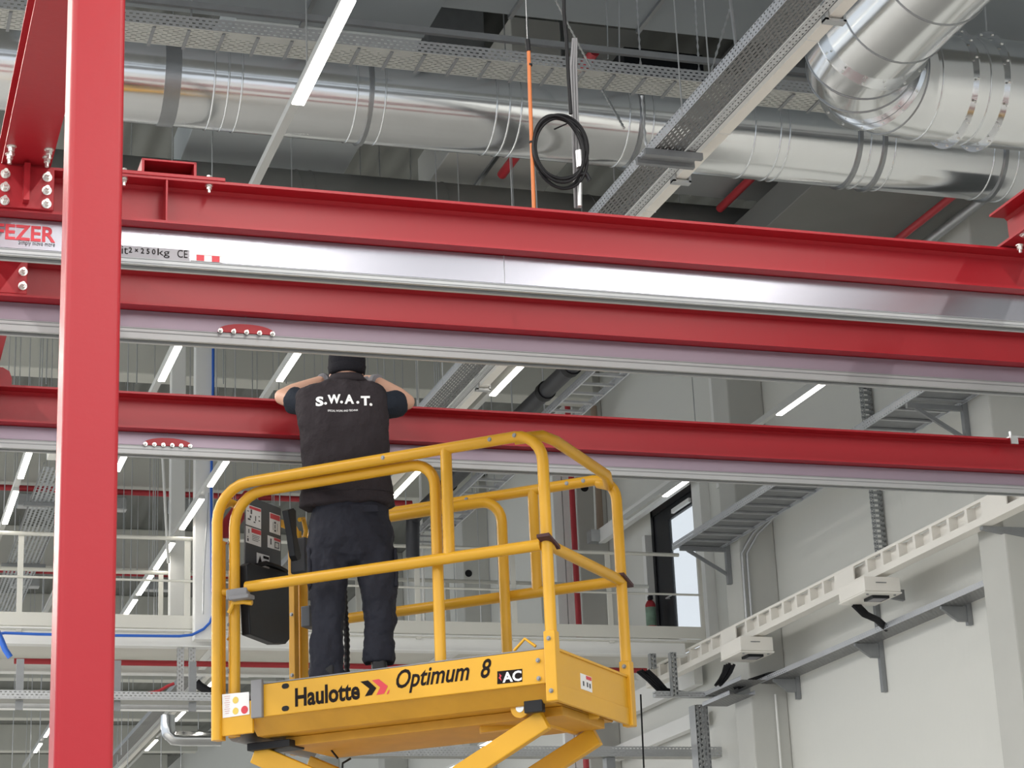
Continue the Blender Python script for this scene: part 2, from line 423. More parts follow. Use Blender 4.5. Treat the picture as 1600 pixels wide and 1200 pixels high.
for px in (194, 327):
    X = PX(px, 285, Y1-.08)
    bolt(bb, (X, Y1-.075, ZT-.012), (0, 0, -1), .012, .016, .014); bolt(bb, (X, Y1-.075, ZT+.016), (0, 0, 1), .012, .012, 0)
bb.build('base_bolts', BOLT, st)
X = PX(258, 310, Y1-.05)
MB().box(X-.004, X+.004, Y1-.098, Y1-.004, ZB+.012, ZT-.012).build('stiffener_rib', RED, b1)
# right hand cross girder coming from the viewer's side, ends on the first beam
X = P(1567, 385, Z=ZT).x
g2 = empty('red_cross_girder', (X+.2, Y1, ZT+.01), 'end of a red cross girder bolted on the nearest beam at the right edge', 'girder')
MB().extrude(isec(.2, .19), (X+.1, 3.0, ZT+.2), (1, 0, 0), (0, 0, 1), (0, Y1-.02-3.0, 0)).build('girder_profile', RED, g2, 35)
bb = Bolts(); bolt(bb, P(1593, 383, Z=ZT-.012), (0, 0, -1), .014, .02, .015); bolt(bb, P(1591, 372, Z=ZT+.01)+V(0, -.05, 0), (0, 0, -1), .014, .008, 0)
bb.build('flange_bolts', BOLT, g2)
# grey bracket on the right end of beam three
c = P(1578, 668, Y=Y3-.1)
m = MB(); m.box(c.x-.02, c.x+.6, Y3-.12, Y3+.02, ZT, ZT+.01); m.box(c.x-.02, c.x+.03, Y3-.13, Y3-.12, ZT-.045, ZT+.01); m.cyl((c.x+.01, Y3-.08, ZT+.01), (c.x+.01, Y3-.08, ZT+.05), .01, 8)
tag(m.build('cable_clamp_bracket', GALV), 'small galvanised clamp bracket on top of the farthest red beam, right edge', 'bracket')
# red lug on the left of beam three
c = P(9, 590, Y=Y3-.05)
m = MB(); m.extrude([(-.06, 0), (.05, 0), (.05, .04), (.035, .08), (.0, .10), (-.04, .10), (-.06, .08)], (c.x-.02, Y3-.09, ZT+.001), (1, 0, 0), (0, 0, 1), (0, .06, 0))
tag(m.build('red_lug', RED, None, 40), 'rounded red lug on top of the farthest red beam at the left edge', 'bracket')

# column in the foreground
CY, CW = 5.80, .158
cx = (P(108, 300, Y=CY).x+P(190, 300, Y=CY).x)/2
hw = (P(190, 300, Y=CY).x-P(104, 300, Y=CY).x)/2
col = MB(); rr = .016; pts = []
for (sx_, sy_, a0) in ((1, 1, 0), (-1, 1, 90), (-1, -1, 180), (1, -1, 270)):
    for k in range(6):
        a = math.radians(a0+90*k/5); pts.append((sx_*(hw-rr)+rr*math.cos(a), sy_*(hw-rr)+rr*math.sin(a)))
col.extrude(pts, (cx, CY+hw, 0), (1, 0, 0), (0, 1, 0), (0, 0, ZT-.012))
croot = empty('red_steel_column', (cx, CY+hw, 0), 'large red square steel column standing full height in the left foreground', 'column')
col.build('column_tube', RED, croot)
MB().box(cx-.13, cx+.13, CY+hw-.13, CY+hw+.13, ZT-.012, ZT-.0005).build('head_plate', RED, croot)
MB().box(cx-.2, cx+.2, CY+hw-.2, CY+hw+.2, 0.0005, .02).build('foot_plate', RED, croot)

# ------------------------------------------------------------------ lettering
def text_mesh(s, size, bold=0.0, align='CENTER', shear=0.0, xs=1.0, space=1.0):
    cu = bpy.data.curves.new('lettering', 'FONT'); cu.body = s; cu.size = size; cu.offset = bold*size
    cu.align_x = align; cu.align_y = 'CENTER'; cu.shear = shear; cu.resolution_u = 3; cu.space_character = space
    o = bpy.data.objects.new('lettering', cu); COL.objects.link(o)
    bpy.context.view_layer.update()
    dg = bpy.context.evaluated_depsgraph_get(); me = bpy.data.meshes.new_from_object(o.evaluated_get(dg))
    vs_ = [(v.co.x*xs, v.co.y) for v in me.vertices]; fs = [tuple(p.vertices) for p in me.polygons]
    bpy.data.objects.remove(o); bpy.data.curves.remove(cu); bpy.data.meshes.remove(me)
    return vs_, fs
def fit_text(s, c, ex, ey, width, height, **k):
    """letters as a thin mesh fitted to width x height (cap box) centred at c"""
    vs_, fs = text_mesh(s, 1.0, **k)
    xs = [v[0] for v in vs_]; ys = [v[1] for v in vs_]
    mx, my = (min(xs)+max(xs))/2, (min(ys)+max(ys))/2; wx, wy = max(xs)-min(xs), max(ys)-min(ys)
    mb = MB(); ex, ey = Vector(ex), Vector(ey)
    mb.add([Vector(c)+ex*((v[0]-mx)/wx*width)+ey*((v[1]-my)/wy*height) for v in vs_], fs); return mb
def quad(mb, c, ex, ey, w_, h_, t=.0008):
    c, ex, ey = Vector(c), Vector(ex).normalized(), Vector(ey).normalized()
    n = ex.cross(ey); return mb.obox(c, ex*w_/2, ey*h_/2, n*t/2)

# maker lettering and load plate on the first rail
yf = Y1-.0275-.0012
def RP(px, py): return P(px, py, Y=yf)
EX, EZ = V(1, 0, 0), V(0, 0, 1)
def railtext(s, l, t, r, b, mat, name, dy=0, **k):
    A, B = RP(l, (t+b)/2), RP(r, (t+b)/2)
    c = (RP((l+r)/2, t)+RP((l+r)/2, b))/2; h = abs(RP((l+r)/2, t).z-RP((l+r)/2, b).z)
    o = fit_text(s, V(c.x, yf-dy, c.z), EX, EZ, B.x-A.x, h, **k).build(name, mat, r1); return o
railtext('FEZER', -8, 352, 87, 376, STKR, 'maker_lettering', .001, bold=.025)
railtext('Simply move more', 29, 376.5, 86, 386, INKG, 'slogan_lettering', .001)
lab = MB(); A, B = RP(150, 383), RP(296, 405); quad(lab, (((A.x+B.x)/2), yf, (A.z+B.z)/2-.004), EX, EZ, B.x-A.x, .058)
lab.build('load_plate', STKG, r1)
railtext('it', 190, 385, 200, 397, INK, 'plate_lettering', .002)
railtext('2 \u00d7 2 5 0', 201, 388, 243, 396.5, INK, 'plate_lettering', .002, bold=.02)
railtext('kg', 246, 389, 265, 403, INK, 'plate_lettering', .002)
railtext('CE', 277, 391, 293, 403, INK, 'plate_lettering', .002)
s_ = MB(); A = RP(298, 393); B = RP(347, 411); quad(s_, ((A.x+B.x)/2, yf, (A.z+B.z)/2), EX, EZ, B.x-A.x, .04); s_.build('inspection_sticker', STKW, r1)
s_ = MB()
for (l, r, t, b) in ((307, 319, 398, 408), (331, 343, 400, 410), (307, 346, 398, 401)):
    A, B = RP(l, t), RP(r, b); quad(s_, ((A.x+B.x)/2, yf-.0012, (A.z+B.z)/2), EX, EZ, B.x-A.x, A.z-B.z)
s_.build('sticker_print', STKR, r1)

# ------------------------------------------------------------------ scissor lift
LA = V(3.387, 9.8, 3.319); _a = math.radians(-42)
LU = V(math.cos(_a), math.sin(_a), 0); LW = V(-math.sin(_a), math.cos(_a), 0)
def L(s, w, z): return LA + LU*s + LW*w + V(0, 0, z)
def _plane(px, py, p0, n):
    d = CR*((px-800)/FPX) - CU*((py-600)/FPX) + CF
    return CC + d*((p0-CC).dot(n)/d.dot(n))
def LPs(px, py, s): return _plane(px, py, L(s, 0, 0), LU)
def LPw(px, py, w): return _plane(px, py, L(0, w, 0), LW)
def Ls(p): return (Vector(p)-LA).dot(LU)
FL = .21                                    # deck floor above the post feet
lift = empty('scissor_lift', V(LA.x-.7, LA.y+.9, 0), 'yellow scissor lift with guard rails, raised, carrying the worker in the black vest', 'lift')
TR = .030
def arc(p, q, r, n=5):
    """rounded corner helper: list of (s,z) points for a loop top"""
    return None
def loop_pts(s0, s1, w, z0, z1, ztop, r0, r1):
    pts = []
    if z0 is not None: pts.append(L(s0, w, z0))
    for k in range(7):
        a = math.pi/2*k/6; pts.append(L(s0+r0*(1-math.cos(a)), w, ztop-r0*(1-math.sin(a))))
    for k in range(7):
        a = math.pi/2*k/6; pts.append(L(s1-r1*(1-math.sin(a)), w, ztop-r1*(1-math.cos(a))))
    if z1 is not None: pts.append(L(s1, w, z1))
    return pts
ZTOP, ZMID = 1.36, .775
def rail(pts, name='guard_rail', r=TR, mat=YEL, n=12):
    return MB().tube(pts, r, n, ell=(1.0, 1.0)).build(name, mat, lift, 60)
rail(loop_pts(-1.935, 0, 0, -.02, 0, ZTOP, .2, .15))
rail(loop_pts(-1.86, -.64, .055, .0, .24, ZTOP-.045, .18, .13))
rail(loop_pts(-1.86, 0, 1.015, .2, 0, ZTOP-.0, .18, .13))
rail(loop_pts(-1.94, -.66, .93, 0, .24, ZTOP-.05, .18, .13))
# mid rails
rail([L(-1.74, -.02, ZMID), L(-.03, 0, ZMID)], 'mid_rail')
rail([L(0, 0, ZMID), L(0, 1.015, ZMID)], 'mid_rail')
rail([L(0, 1.015, ZMID), L(-1.9, 1.015, ZMID)], 'mid_rail')
# top end rail at the right: bulges outward
rail([L(-.16, .02, ZTOP-.005), L(-.02, .06, ZTOP), L(.0, .18, ZTOP), L(.0, .88, ZTOP-.02), L(-.03, .985, ZTOP-.05), L(-.1, 1.015, ZTOP-.02)], 'end_rail')
# end gate at the left
rail([L(-1.935, 0.02, ZTOP-.12), L(-1.93, .12, ZTOP-.06), L(-1.93, .82, ZTOP-.06), L(-1.94, .93, ZTOP-.13)], 'end_rail', .022)
rail([L(-1.935, 0, ZMID), L(-1.86, .06, ZMID)], 'mid_rail', .02)
# intermediate posts
rail([L(-.545, 0, ZTOP), L(-.545, 0, ZMID)], 'post'); rail([L(-.5, 1.015, ZTOP), L(-.5, 1.015, ZMID)], 'post')
m = MB(); m.bar(L(-1.935, .03, -.02), L(-1.935, .03, ZTOP-.3), .03, .055, up=LU); m.build('corner_post', YELW, lift, None, .004)
m = MB(); m.bar(L(-1.9, .10, 0), L(-1.9, .10, ZTOP-.45), .03, .04, up=LU); m.build('corner_post', YELW, lift, None, .004)
m = MB(); m.bar(L(-1.96, .86, 0), L(-1.96, .86, ZTOP-.1), .05, .04, up=LU); m.build('corner_post', YELW, lift, None, .004)
m = MB()
m.bar(L(0, 0, -.02), L(0, 0, .33), .062, .062, up=LU); m.build('corner_post', YEL, lift, None, .006)
m = MB(); m.bar(L(0, 1.015, -.02), L(0, 1.015, .33), .062, .062, up=LU); m.build('corner_post', YEL, lift, None, .006)
# post bolts
bb = Bolts()
for (s, w, z) in ((0, -.03, .29), (0, -.03, .03), (0, .985, .3), (0, .985, .04), (-.07, -.014, .1), (-.07, -.014, .19)):
    bolt(bb, L(s, w-.002, z), -LW, .008, .008, 0)
for z in (.35, .6, .95, 1.05): bolt(bb, L(-1.888, .045, z), -LW, .007, .006, 0)
for z in (.2, .45, .8, 1.0): bolt(bb, L(-1.96, .838, z), -LW, .008, .008, 0)
for (s, z) in ((-.28, ZTOP), (-.14, ZTOP), (-.9, ZTOP)): bolt(bb, L(s, -.026, z), -LW, .008, .003, 0)
for s in (-.28, -.18, -.9): bolt(bb, L(s, .988, ZTOP), -LW, .008, .003, 0)
bb.build('frame_bolts', GALVD, lift)
# deck
m = MB(); m.obox(L(-.97, .5, FL-.015), LU*.93, LW*.47, V(0, 0, .015)); m.build('deck', GREY, lift)
# long side panels
def face_panel(w, t, s0, s1, z0, z1, name='side_panel', mat=YEL):
    return MB().obox(L((s0+s1)/2, w, (z0+z1)/2), LU*(s1-s0)/2, LW*t/2, V(0, 0, (z1-z0)/2)).build(name, mat, lift, None, .004)
sL = Ls(LPw(411, 1095, -.01))
fp = face_panel(0.0, .02, sL, -.032, .075, .245)
face_panel(1.0, .02, -1.9, -.032, .075, .245)
m = MB(); m.obox(L((sL-.032)/2, .012, .249), LU*(-.032-sL)/2, LW*.022, V(0, 0, .003)); m.build('panel_top_edge', GREY, lift)
face_panel(.01, .02, -1.965, sL-.07, -.0, .17)
# lower chassis with sloping sides
m = MB(); m.extrude([(0.011, .12), (0.011, .076), (.10, -.005), (.90, -.005), (.989, .076), (.989, .12)], L(-1.75, 0, 0), LW, V(0, 0, 1), LU*1.70)
m.build('chassis_tray', YELW, lift, None, .004)
m = MB(); m.obox(L(-.85, .5, -.03), LU*.80, LW*.28, V(0, 0, .024)); m.build('chassis_beam', YELW, lift, None, .004)
# end toe boards
m = MB(); m.obox(L(.0, .507, .125), LU*.008, LW*.475, V(0, 0, .115)); m.obox(L(-.004, .507, .246), LU*.02, LW*.475, V(0, 0, .006)); m.build('toe_board', YEL, lift)
m = MB(); m.obox(L(-1.93, .48, .12), LU*.008, LW*.36, V(0, 0, .1)); m.build('toe_board', YEL, lift)
m = MB(); m.obox(L(.004, .507, .03), LU*.01, LW*.475, V(0, 0, .045)); m.build('end_skirt', YEL, lift, None, .003)
# fork below the right end
m = MB(); m.bar(L(-.55, .3, -.06), L(-.02, .62, .0), .06, .05); m.build('side_link', YEL, lift, None, .004)
# grey clamps
m = MB(); m.obox(LPw(402, 1092, -.02), LU*.033, LW*.012, V(0, 0, .10)); m.build('clamp', GREY, lift, None, .004)
m = MB(); m.obox(LPw(372, 928, -.03), LU*.065, LW*.02, V(0, 0, .028)); m.obox(LPw(378, 934, -.03), LU*.06, LW*.035, V(0, 0, .012)); m.build('clamp', GREY, lift, None, .006)
rail([LPw(358, 958, .0), LPw(365, 942, .0), LPw(380, 940, -.01), LPw(394, 942, .0)], 'hand_grip', .014, YEL, 8)
# lifting lug
rail([LPw(803, 1017, .02), LPw(820, 998, .02), LPw(837, 1010, .02)], 'lifting_lug', .008, YEL, 8)
# slots, dark ovals
m = MB()
for (px, py) in ((446, 1072), (446, 1107)):
    c = LPw(px, py, -.011); q = [c+LU*(.018*math.cos(a)+(.004 if math.cos(a) > 0 else -.004))+V(0, 0, .014*math.sin(a)) for a in [math.pi*2*k/16 for k in range(16)]]
    m.add([p-LW*.001 for p in q], [tuple(range(16))])
m.build('slot_holes', BLK, fp)
# scissor arms
def arm(s0, z0, s1, z1, w, name='scissor_arm'):
    m = MB(); m.bar(L(s0, w, z0), L(s1, w, z1), .05, .105); m.build(name, YEL, lift, None, .006)
tp, st_h = -.075, .80
for w in (.16, .84):
    for k in range(3):
        za, zb = tp-st_h*k, tp-st_h*(k+1)
        arm(-.12, za, -1.78, zb, w); arm(-1.78 if k else -1.83, za, -.12, zb, w+(.055 if w < .5 else -.055))
m = MB(); m.cyl(LPw(812, 1106, .12), LPw(812, 1106, .12)+LW*.75, .05, 20); m.build('pivot_tube', YEL, lift, 50)
c = LPw(812, 1106, .115); m = MB(); m.cyl(c, c+LW*.02, .022, 20); m.build('pivot_pin', BOLT, lift, 50)
c = LPw(368, 1146, .10); m = MB(); m.cyl(c, c+LW*.8, .045, 20); m.build('roller', GREY, lift, 50)
c = LPw(363, 1144, .09); m = MB(); m.cyl(c, c+LW*.02, .018, 20); m.build('pivot_pin', BOLT, lift, 50)
m = MB(); m.obox(L(-1.72, .24, -.045), LU*.13, LW*.08, V(0, 0, .02)); m.build('roller_guide', BLKP, lift, None, .004)
c = L(-.16, .155, .0); MB().obox(LPw(835, 1098, .10), LU*.05, LW*.02, V(0, 0, .05)).build('pivot_bracket', BLKP, lift, None, .004)
for (a, b) in (((520, 1160), (528, 1185)), ((535, 1200), (548, 1185))):
    MB().tube([LPw(*a, .5), LPw((a[0]+b[0])/2-6, (a[1]+b[1])/2, .5), LPw(*b, .5)], .006, 6).build('cable', BLK, lift, 60)
# base chassis and wheels on the floor (below the frame of the photo)
m = MB(); m.obox(L(-.95, .5, 0)+V(0, 0, -LA.z+.57), LU*.98, LW*.42, V(0, 0, .28)); m.build('base_chassis', YEL, lift, None, .01)
for s in (-1.7, -.2):
    for w in (.12, .88):
        c = L(s, w, 0)+V(0, 0, -LA.z+.19); MB().cyl(c-LW*.06, c+LW*.06, .189, 24).build('wheel', BLK, lift, 50)
# side stickers and lettering on the front panel
def on_panel(s, px0, px1, pyc0, pyc1, hgt, mat, name, par, slant=0, w=-.0115, **k):
    a = LPw(px0, pyc0, w); b = LPw(px1, pyc1, w); c = (a+b)/2; ex = LU
    ey = V(0, 0, 1)
    o = fit_text(s, c, ex, ey, (b-a).length, hgt, **k).build(name, mat, par); return o
on_panel('Haulotte', 461, 562, 1087, 1081, .098, INK, 'maker_lettering', fp, bold=.03)
on_panel('Optimum  8', 619, 768, 1066, 1048, .125, INK, 'model_lettering', fp, shear=.3, bold=.018)
def poly_on(pxs, mat, name, par, w=-.0115):
    m = MB(); q = [LPw(x, y, w) for x, y in pxs]; m.add(q, [tuple(range(len(q)))]); return m.build(name, mat, par)
poly_on([(563, 1065), (575, 1063), (588, 1075), (581, 1086), (570, 1088), (577, 1076)], INK, 'arrow_mark', fp)
poly_on([(581, 1063), (592, 1061), (606, 1072), (600, 1084), (588, 1086), (594, 1074)], STKR, 'arrow_mark', fp)
poly_on([(606, 1080), (609, 1077), (607, 1084), (604, 1085)], STKR, 'arrow_mark', fp)
pl = poly_on([(777, 1049), (816, 1045), (816, 1065), (777, 1069)], INK, 'type_plate', fp)
on_panel('AC', 785, 815, 1059, 1055, .052, INKW, 'type_lettering', pl, w=-.0125, bold=.03)
poly_on([(780, 1052), (784, 1056), (782, 1058), (784, 1064), (779, 1059), (781, 1057)], STKR, 'flash_mark', pl, -.0125)
st1 = poly_on([(347, 1085), (389, 1081), (390, 1116), (348, 1122)], STKW, 'instruction_sticker', lift, -.0025)
for (px, py, mt, r) in ((368, 1094, STKY, .018), (368, 1111, STKY, .018), (382, 1109, STKR, .021)):
    c = LPw(px, py, -.0035); q = [c+LU*r*math.cos(a)+V(0, 0, r*math.sin(a)) for a in [2*math.pi*k/20 for k in range(20)]]
    MB().add(q, [tuple(range(20))]).build('printed_symbol', mt, st1)
m = MB()
for k in range(9): quad(m, LPw(355, 1088+k*3.3, -.0035), LU, V(0, 0, 1), .035-.006*(k % 3), .003)
m.build('printed_lines', paint('pink_print', (.65, .40, .40), .5), st1)
st2 = MB(); st2.obox(LPs(916, 1067, .009+.0), LW*.075, V(0, 0, .04), LU*.0006); s2 = st2.build('instruction_sticker', STKW, lift)
st2 = MB(); st2.obox(LPs(920, 1060, .0108), LW*.035, V(0, 0, .009), LU*.0004); st2.build('printed_symbol', STKR, s2)
m = MB()
for (px, py) in ((912, 1068), (918, 1070), (922, 1072)): m.obox(LPs(px, py, .0108), LW*.008, V(0, 0, .012), LU*.0004)
m.build('printed_symbol', INKG, s2)
# ties on the mid rail corners
for (c, w_) in ((L(0, -.0, ZMID+.01), 0), (L(0, 1.015, ZMID+.0), 1)):
    MB().obox(c+LU*.01, (LW*.07-V(0, 0, .02)+LU*.0), V(0, 0, .008), LU*.034).build('strap', paint('dark_red_strap', (.06, .02, .025), .6), lift)
# instruction board, document box, control box
SB = -1.86
def board_pts(pl, s=SB): return [LPs(x, y, s) for x, y in pl]
m = MB(); A = board_pts([(384, 776), (386, 774), (438, 794), (439, 797), (439, 930), (388, 920), (383, 880)])
m.loft([A, [p-LU*.008 for p in A]]); ib = m.build('instruction_board', GRYP, lift)
def sticker(cs, par, hdr=True, name='warning_sticker', mat=STKW):
    q = board_pts(cs, SB+.0015); o = MB().add(q, [(0, 1, 2, 3)]).build(name, mat, par)
    def lerp(u, v, e=.0025): 
        t = q[0].lerp(q[1], u); b = q[3].lerp(q[2], u); return t.lerp(b, v)+LU*.0012
    return o, lerp
def sub(lerp, o, u0, v0, u1, v1, mat, name='printed_symbol'):
    return MB().add([lerp(u0, v0), lerp(u1, v0), lerp(u1, v1), lerp(u0, v1)], [(0, 1, 2, 3)]).build(name, mat, o)
o, l_ = sticker([(384, 787), (408, 795), (408, 827), (384, 819)], ib); sub(l_, o, .22, .04, .97, .17, STKR, 'red_header')
for (a, b, c, d) in ((.08, .3, .2, .34), (.3, .2, .4, .42), (.25, .5, .35, .62), (.6, .45, .66, .7), (.12, .66, .3, .74), (.82, .4, .9, .45), (.82, .6, .92, .66), (.5, .74, .62, .8)):
    sub(l_, o, a, b, c, d, INKG)
o, l_ = sticker([(384, 821), (408, 829), (408, 855), (384, 847)], ib); sub(l_, o, .36, .04, .98, .3, STKR, 'red_header')
for (a, b, c, d) in ((.16, .15, .22, .4), (.08, .6, .16, .66), (.08, .72, .18, .9), (.4, .42, .9, .45), (.4, .52, .85, .55), (.4, .62, .9, .65), (.4, .72, .8, .75)): sub(l_, o, a, b, c, d, INKG)
o, l_ = sticker([(421, 800), (438, 806), (438, 837), (421, 831)], ib); sub(l_, o, .06, .04, .95, .3, STKR, 'red_header')
for (a, b, c, d) in ((.42, .4, .58, .5), (.46, .55, .54, .75), (.44, .8, .58, .9), (.3, .45, .33, .85), (.7, .45, .73, .85)): sub(l_, o, a, b, c, d, INKG)
o, l_ = sticker([(418, 836), (438, 843), (438, 861), (418, 855)], ib); sub(l_, o, .5, .03, .98, .25, STKR, 'red_header')
for (a, b, c, d) in ((.2, .2, .3, .7), (.55, .35, .9, .42), (.55, .8, .9, .87), (.55, .42, .6, .8), (.85, .42, .9, .8)): sub(l_, o, a, b, c, d, INKG)
o, l_ = sticker([(401, 863), (421, 869), (421, 890), (401, 884)], ib); sub(l_, o, .5, .1, .95, .3, INK); 
MB().add([l_(.25, .15), l_(.45, .8), l_(.08, .8)], [(0, 1, 2)]).build('printed_symbol', INK, o)
m = MB(); A = board_pts([(386, 883), (392, 879), (420, 888), (450, 894), (452, 900), (453, 999), (447, 1006), (430, 1006), (391, 991)], SB+.06)
B = [p-LU*.055 for p in A]; m.loft([A, B]); m.build('document_box', BLKP, lift, None, .006)
m = MB(); m.tube(board_pts([(400, 884), (415, 880), (438, 888), (447, 893)], SB+.03), .014, 8); m.build('box_lid_roll', BLK, lift, 60)
cb = MB(); cb.obox(LPs(473, 873, -1.7)+LU*.02, LW*.09, V(0, 0, .10), LU*.05); cbo = cb.build('control_box', GRYP, lift, None, .01)
A = board_pts([(450, 797), (459, 794), (463, 798), (464, 835), (471, 868), (470, 874), (465, 876), (461, 868), (457, 836)], -1.6)
m = MB(); m.loft([A, [p-LU*.04 for p in A]]); m.build('lever_arm', BLKP, cbo, None, .004)
m = MB(); m.tube(board_pts([(468, 812), (474, 810), (478, 830), (474, 848), (469, 846), (467, 830)], -1.7), .013, 8); m.build('yellow_hook', YEL, cbo, 60)
c = LPs(484, 965, -1.8); MB().obox(c, LW*.05, V(0, 0, .06), LU*.03).build('plug_box', GRYP, lift, None, .006)
# corrugated hose between the worker's legs
m = MB(); pts = [LPw(537, 900, .8), LPw(539, 950, .8), LPw(542, 1000, .8), LPw(542, 1060, .8), LPw(541, 1075, .8)]
pp = []
for i in range(len(pts)-1):
    for k in range(12): pp.append(pts[i].lerp(pts[i+1], k/12))
m.tube(pp, [.014 if i % 2 else .019 for i in range(len(pp))], 10); m.build('corrugated_hose', BLK, lift)
MB().tube([LPw(355, 1000, .05), LPw(366, 985, .05), LPw(360, 1010, .04), LPw(367, 1030, .05)], .006, 6).build('cable', YELW, lift, 60)

# ------------------------------------------------------------------ the worker
PO = P(547, 900, Y=10.86); _b = math.atan2(PO.x, PO.y)
PV = V(math.sin(_b), math.cos(_b), 0); PU = V(math.cos(_b), -math.sin(_b), 0)
ZF = LA.z+FL
def PP(px, py, v=0): return _plane(px, py, V(PO.x, PO.y, 0)+PV*v, PV)
def ring(l, r, y, vc=0, hd=.12, e=2.5, n=28, zt=0):
    a, b = PP(l, y, vc), PP(r, y, vc); c = (a+b)/2; hw_ = (b-a).length/2; q = []
    for k in range(n):
        t = 2*math.pi*k/n; cs, sn = math.cos(t), math.sin(t)
        q.append(c+PU*hw_*math.copysign(abs(cs)**(2/e), cs)+PV*hd*math.copysign(abs(sn)**(2/e), sn)+V(0, 0, zt*cs))
    return q
def cloth(o, vox, disp, dscale, sub_=0, strength_mid=.5):
    if vox:
        r_ = o.modifiers.new('remesh', 'REMESH'); r_.mode = 'VOXEL'; r_.voxel_size = vox; r_.use_smooth_shade = True
        s_ = o.modifiers.new('smooth', 'SMOOTH'); s_.factor = .5; s_.iterations = 6
    if disp:
        t = bpy.data.textures.new('folds', 'CLOUDS'); t.noise_scale = dscale; t.noise_depth = 3
        d = o.modifiers.new('folds', 'DISPLACE'); d.texture = t; d.strength = disp; d.mid_level = strength_mid; d.texture_coords = 'LOCAL'
    return o
# body: one continuous skin surface
bod = MB()
hc = PP(541, 577, .03)
E3 = (PU, PV, V(0, 0, 1))
bod.sphere(hc, .076, .096, .112, 20, 14, E3)
bod.sphere(hc+V(0, 0, -.065)+PV*.025, .056, .062, .062, 16, 10, E3)      # jaw
bod.sphere(hc+V(0, 0, -.02)+PV*.1, .015, .022, .026, 10, 8, E3)           # nose
bod.sphere(hc+V(0, 0, -.062)+PV*.086, .026, .012, .009, 10, 6, E3)        # lips
for sg in (-1, 1):
    bod.sphere(hc+PU*sg*.082+V(0, 0, -.052)+PV*-.01, .016, .022, .034, 10, 8, E3)   # ears
    bod.sphere(hc+PU*sg*.03+V(0, 0, .005)+PV*.085, .014, .008, .007, 8, 6, E3)    # eyes
bod.tube([hc+V(0, 0, -.05), PP(541, 606, 0)+V(0, 0, -.04)], [.056, .066], 16)
bod.loft([ring(492, 588, 606, 0, .07), ring(480, 600, 625, 0, .09), ring(482, 598, 690, 0, .1), ring(502, 592, 780, 0, .08), ring(496, 600, 840, 0, .08)])
SHL, ELL, WRL = PP(482, 632, .0), PP(441, 620, .10), PP(508, 593, .20)
SHR, ELR, WRR = PP(602, 634, .0), PP(636, 628, .10), PP(586, 594, .20)
HL, HR = PP(524, 592, .33), PP(564, 592, .33)
for (S, E_, W_, H_) in ((SHL, ELL, WRL, HL), (SHR, ELR, WRR, HR)):
    m1 = S.lerp(E_, .5); m2 = E_.lerp(W_, .28)
    bod.tube([S, S.lerp(E_, .25), m1, S.lerp(E_, .8), E_], [.058, .057, .053, .047, .045], 14)
    bod.sphere(E_, .045, .045, .045, 12, 8)
    bod.tube([E_, m2, E_.lerp(W_, .6), W_, H_], [.044, .049, .041, .030, .024], 14)
for (x0_, x1_, xa, xb) in ((502, 532, 498, 528), (572, 602, 576, 608)):
    bod.loft([ring(x0_-6, x1_+4, 850, 0, .08, 2.2), ring(x0_-4, x1_+2, 900, 0, .07, 2.2), ring((x0_+xa)/2, (x1_+xb)/2, 950, 0, .05, 2.2), ring(xa+2, xb-4, 990, 0, .05, 2.2), ring(xa+4, xb-8, 1045, 0, .04, 2.2)])
    fc = PP((xa+xb)/2, 1060, 0); fc.z = ZF+.045
    bod.loft([[fc+PV*a+PU*math.cos(t)*w_+V(0, 0, max(-.03, math.sin(t)*.03)+dz) for t in [2*math.pi*k/12 for k in range(12)]] for a, w_, dz in ((-.06, .028, .01), (.02, .035, .01), (.1, .04, -.005), (.17, .03, -.01))])
body = bod.build('person', SKIN, None, 180, org=(PO.x, PO.y, ZF))
tag(body, 'person in black vest, navy trousers and black knit cap, back turned, elbows raised', 'person')
cloth(body, .007, 0, 0)
# knit cap
cap = MB()
cap.loft([ring(518, 566, 586.5, .03, .094, 2.1), ring(514.5, 569.5, 582, .03, .1, 2.1), ring(512.5, 571.5, 575, .03, .103, 2.1), ring(512.5, 571.5, 562, .03, .104, 2.1), ring(514, 570, 551, .035, .1, 2.1),
          ring(519, 565, 541, .035, .085, 2.1), ring(527, 557, 534, .035, .055, 2.1), ring(537, 547, 531, .035, .02, 2.1)])
o = cap.build('knit_cap', BEAN, body, 180); o.modifiers.new('s', 'SUBSURF').render_levels = 2; cloth(o, 0, .004, .03)
o['label'] = 'black knit cap'
cu_ = MB(); cu_.loft([ring(517, 567, 587, .03, .098, 2.1), ring(513.5, 570.5, 584, .03, .107, 2.1), ring(512, 572, 574, .03, .109, 2.1), ring(515, 569, 571, .03, .1, 2.1)]); cu_.build('cap_cuff', BEAN, o, 180)
# vest
vr = [(467, 619, 796, .0, .135, 2.4), (466.5, 619.5, 789, .0, .14, 2.4), (468, 617, 778, .0, .14, 2.5), (470.5, 613, 755, .0, .138, 2.6), (471, 610, 725, 0, .135, 2.6), (469.5, 608, 695, 0, .138, 2.7), (467.5, 607.5, 670, 0, .14, 2.8),
      (464, 608, 650, 0, .14, 2.8), (460, 609, 632, 0, .135, 2.7), (460, 608, 620, 0, .125, 2.5), (466, 604, 610, 0, .11, 2.3), (480, 597, 604, .005, .098, 2.2), (495, 584, 599.5, .01, .084, 2.1), (508, 574, 596, .012, .076, 2.1), (513, 570, 594, .015, .072, 2.1)]
vest = MB()
vest.loft([ring(*a) for a in vr], caps=True)
vo = vest.build('vest', VESTM, body, 180); sm = vo.modifiers.new('s', 'SUBSURF'); sm.render_levels = 3; sm.levels = 2; cloth(vo, 0, .034, .10)
vo['label'] = 'black fleece vest with white lettering on the back'
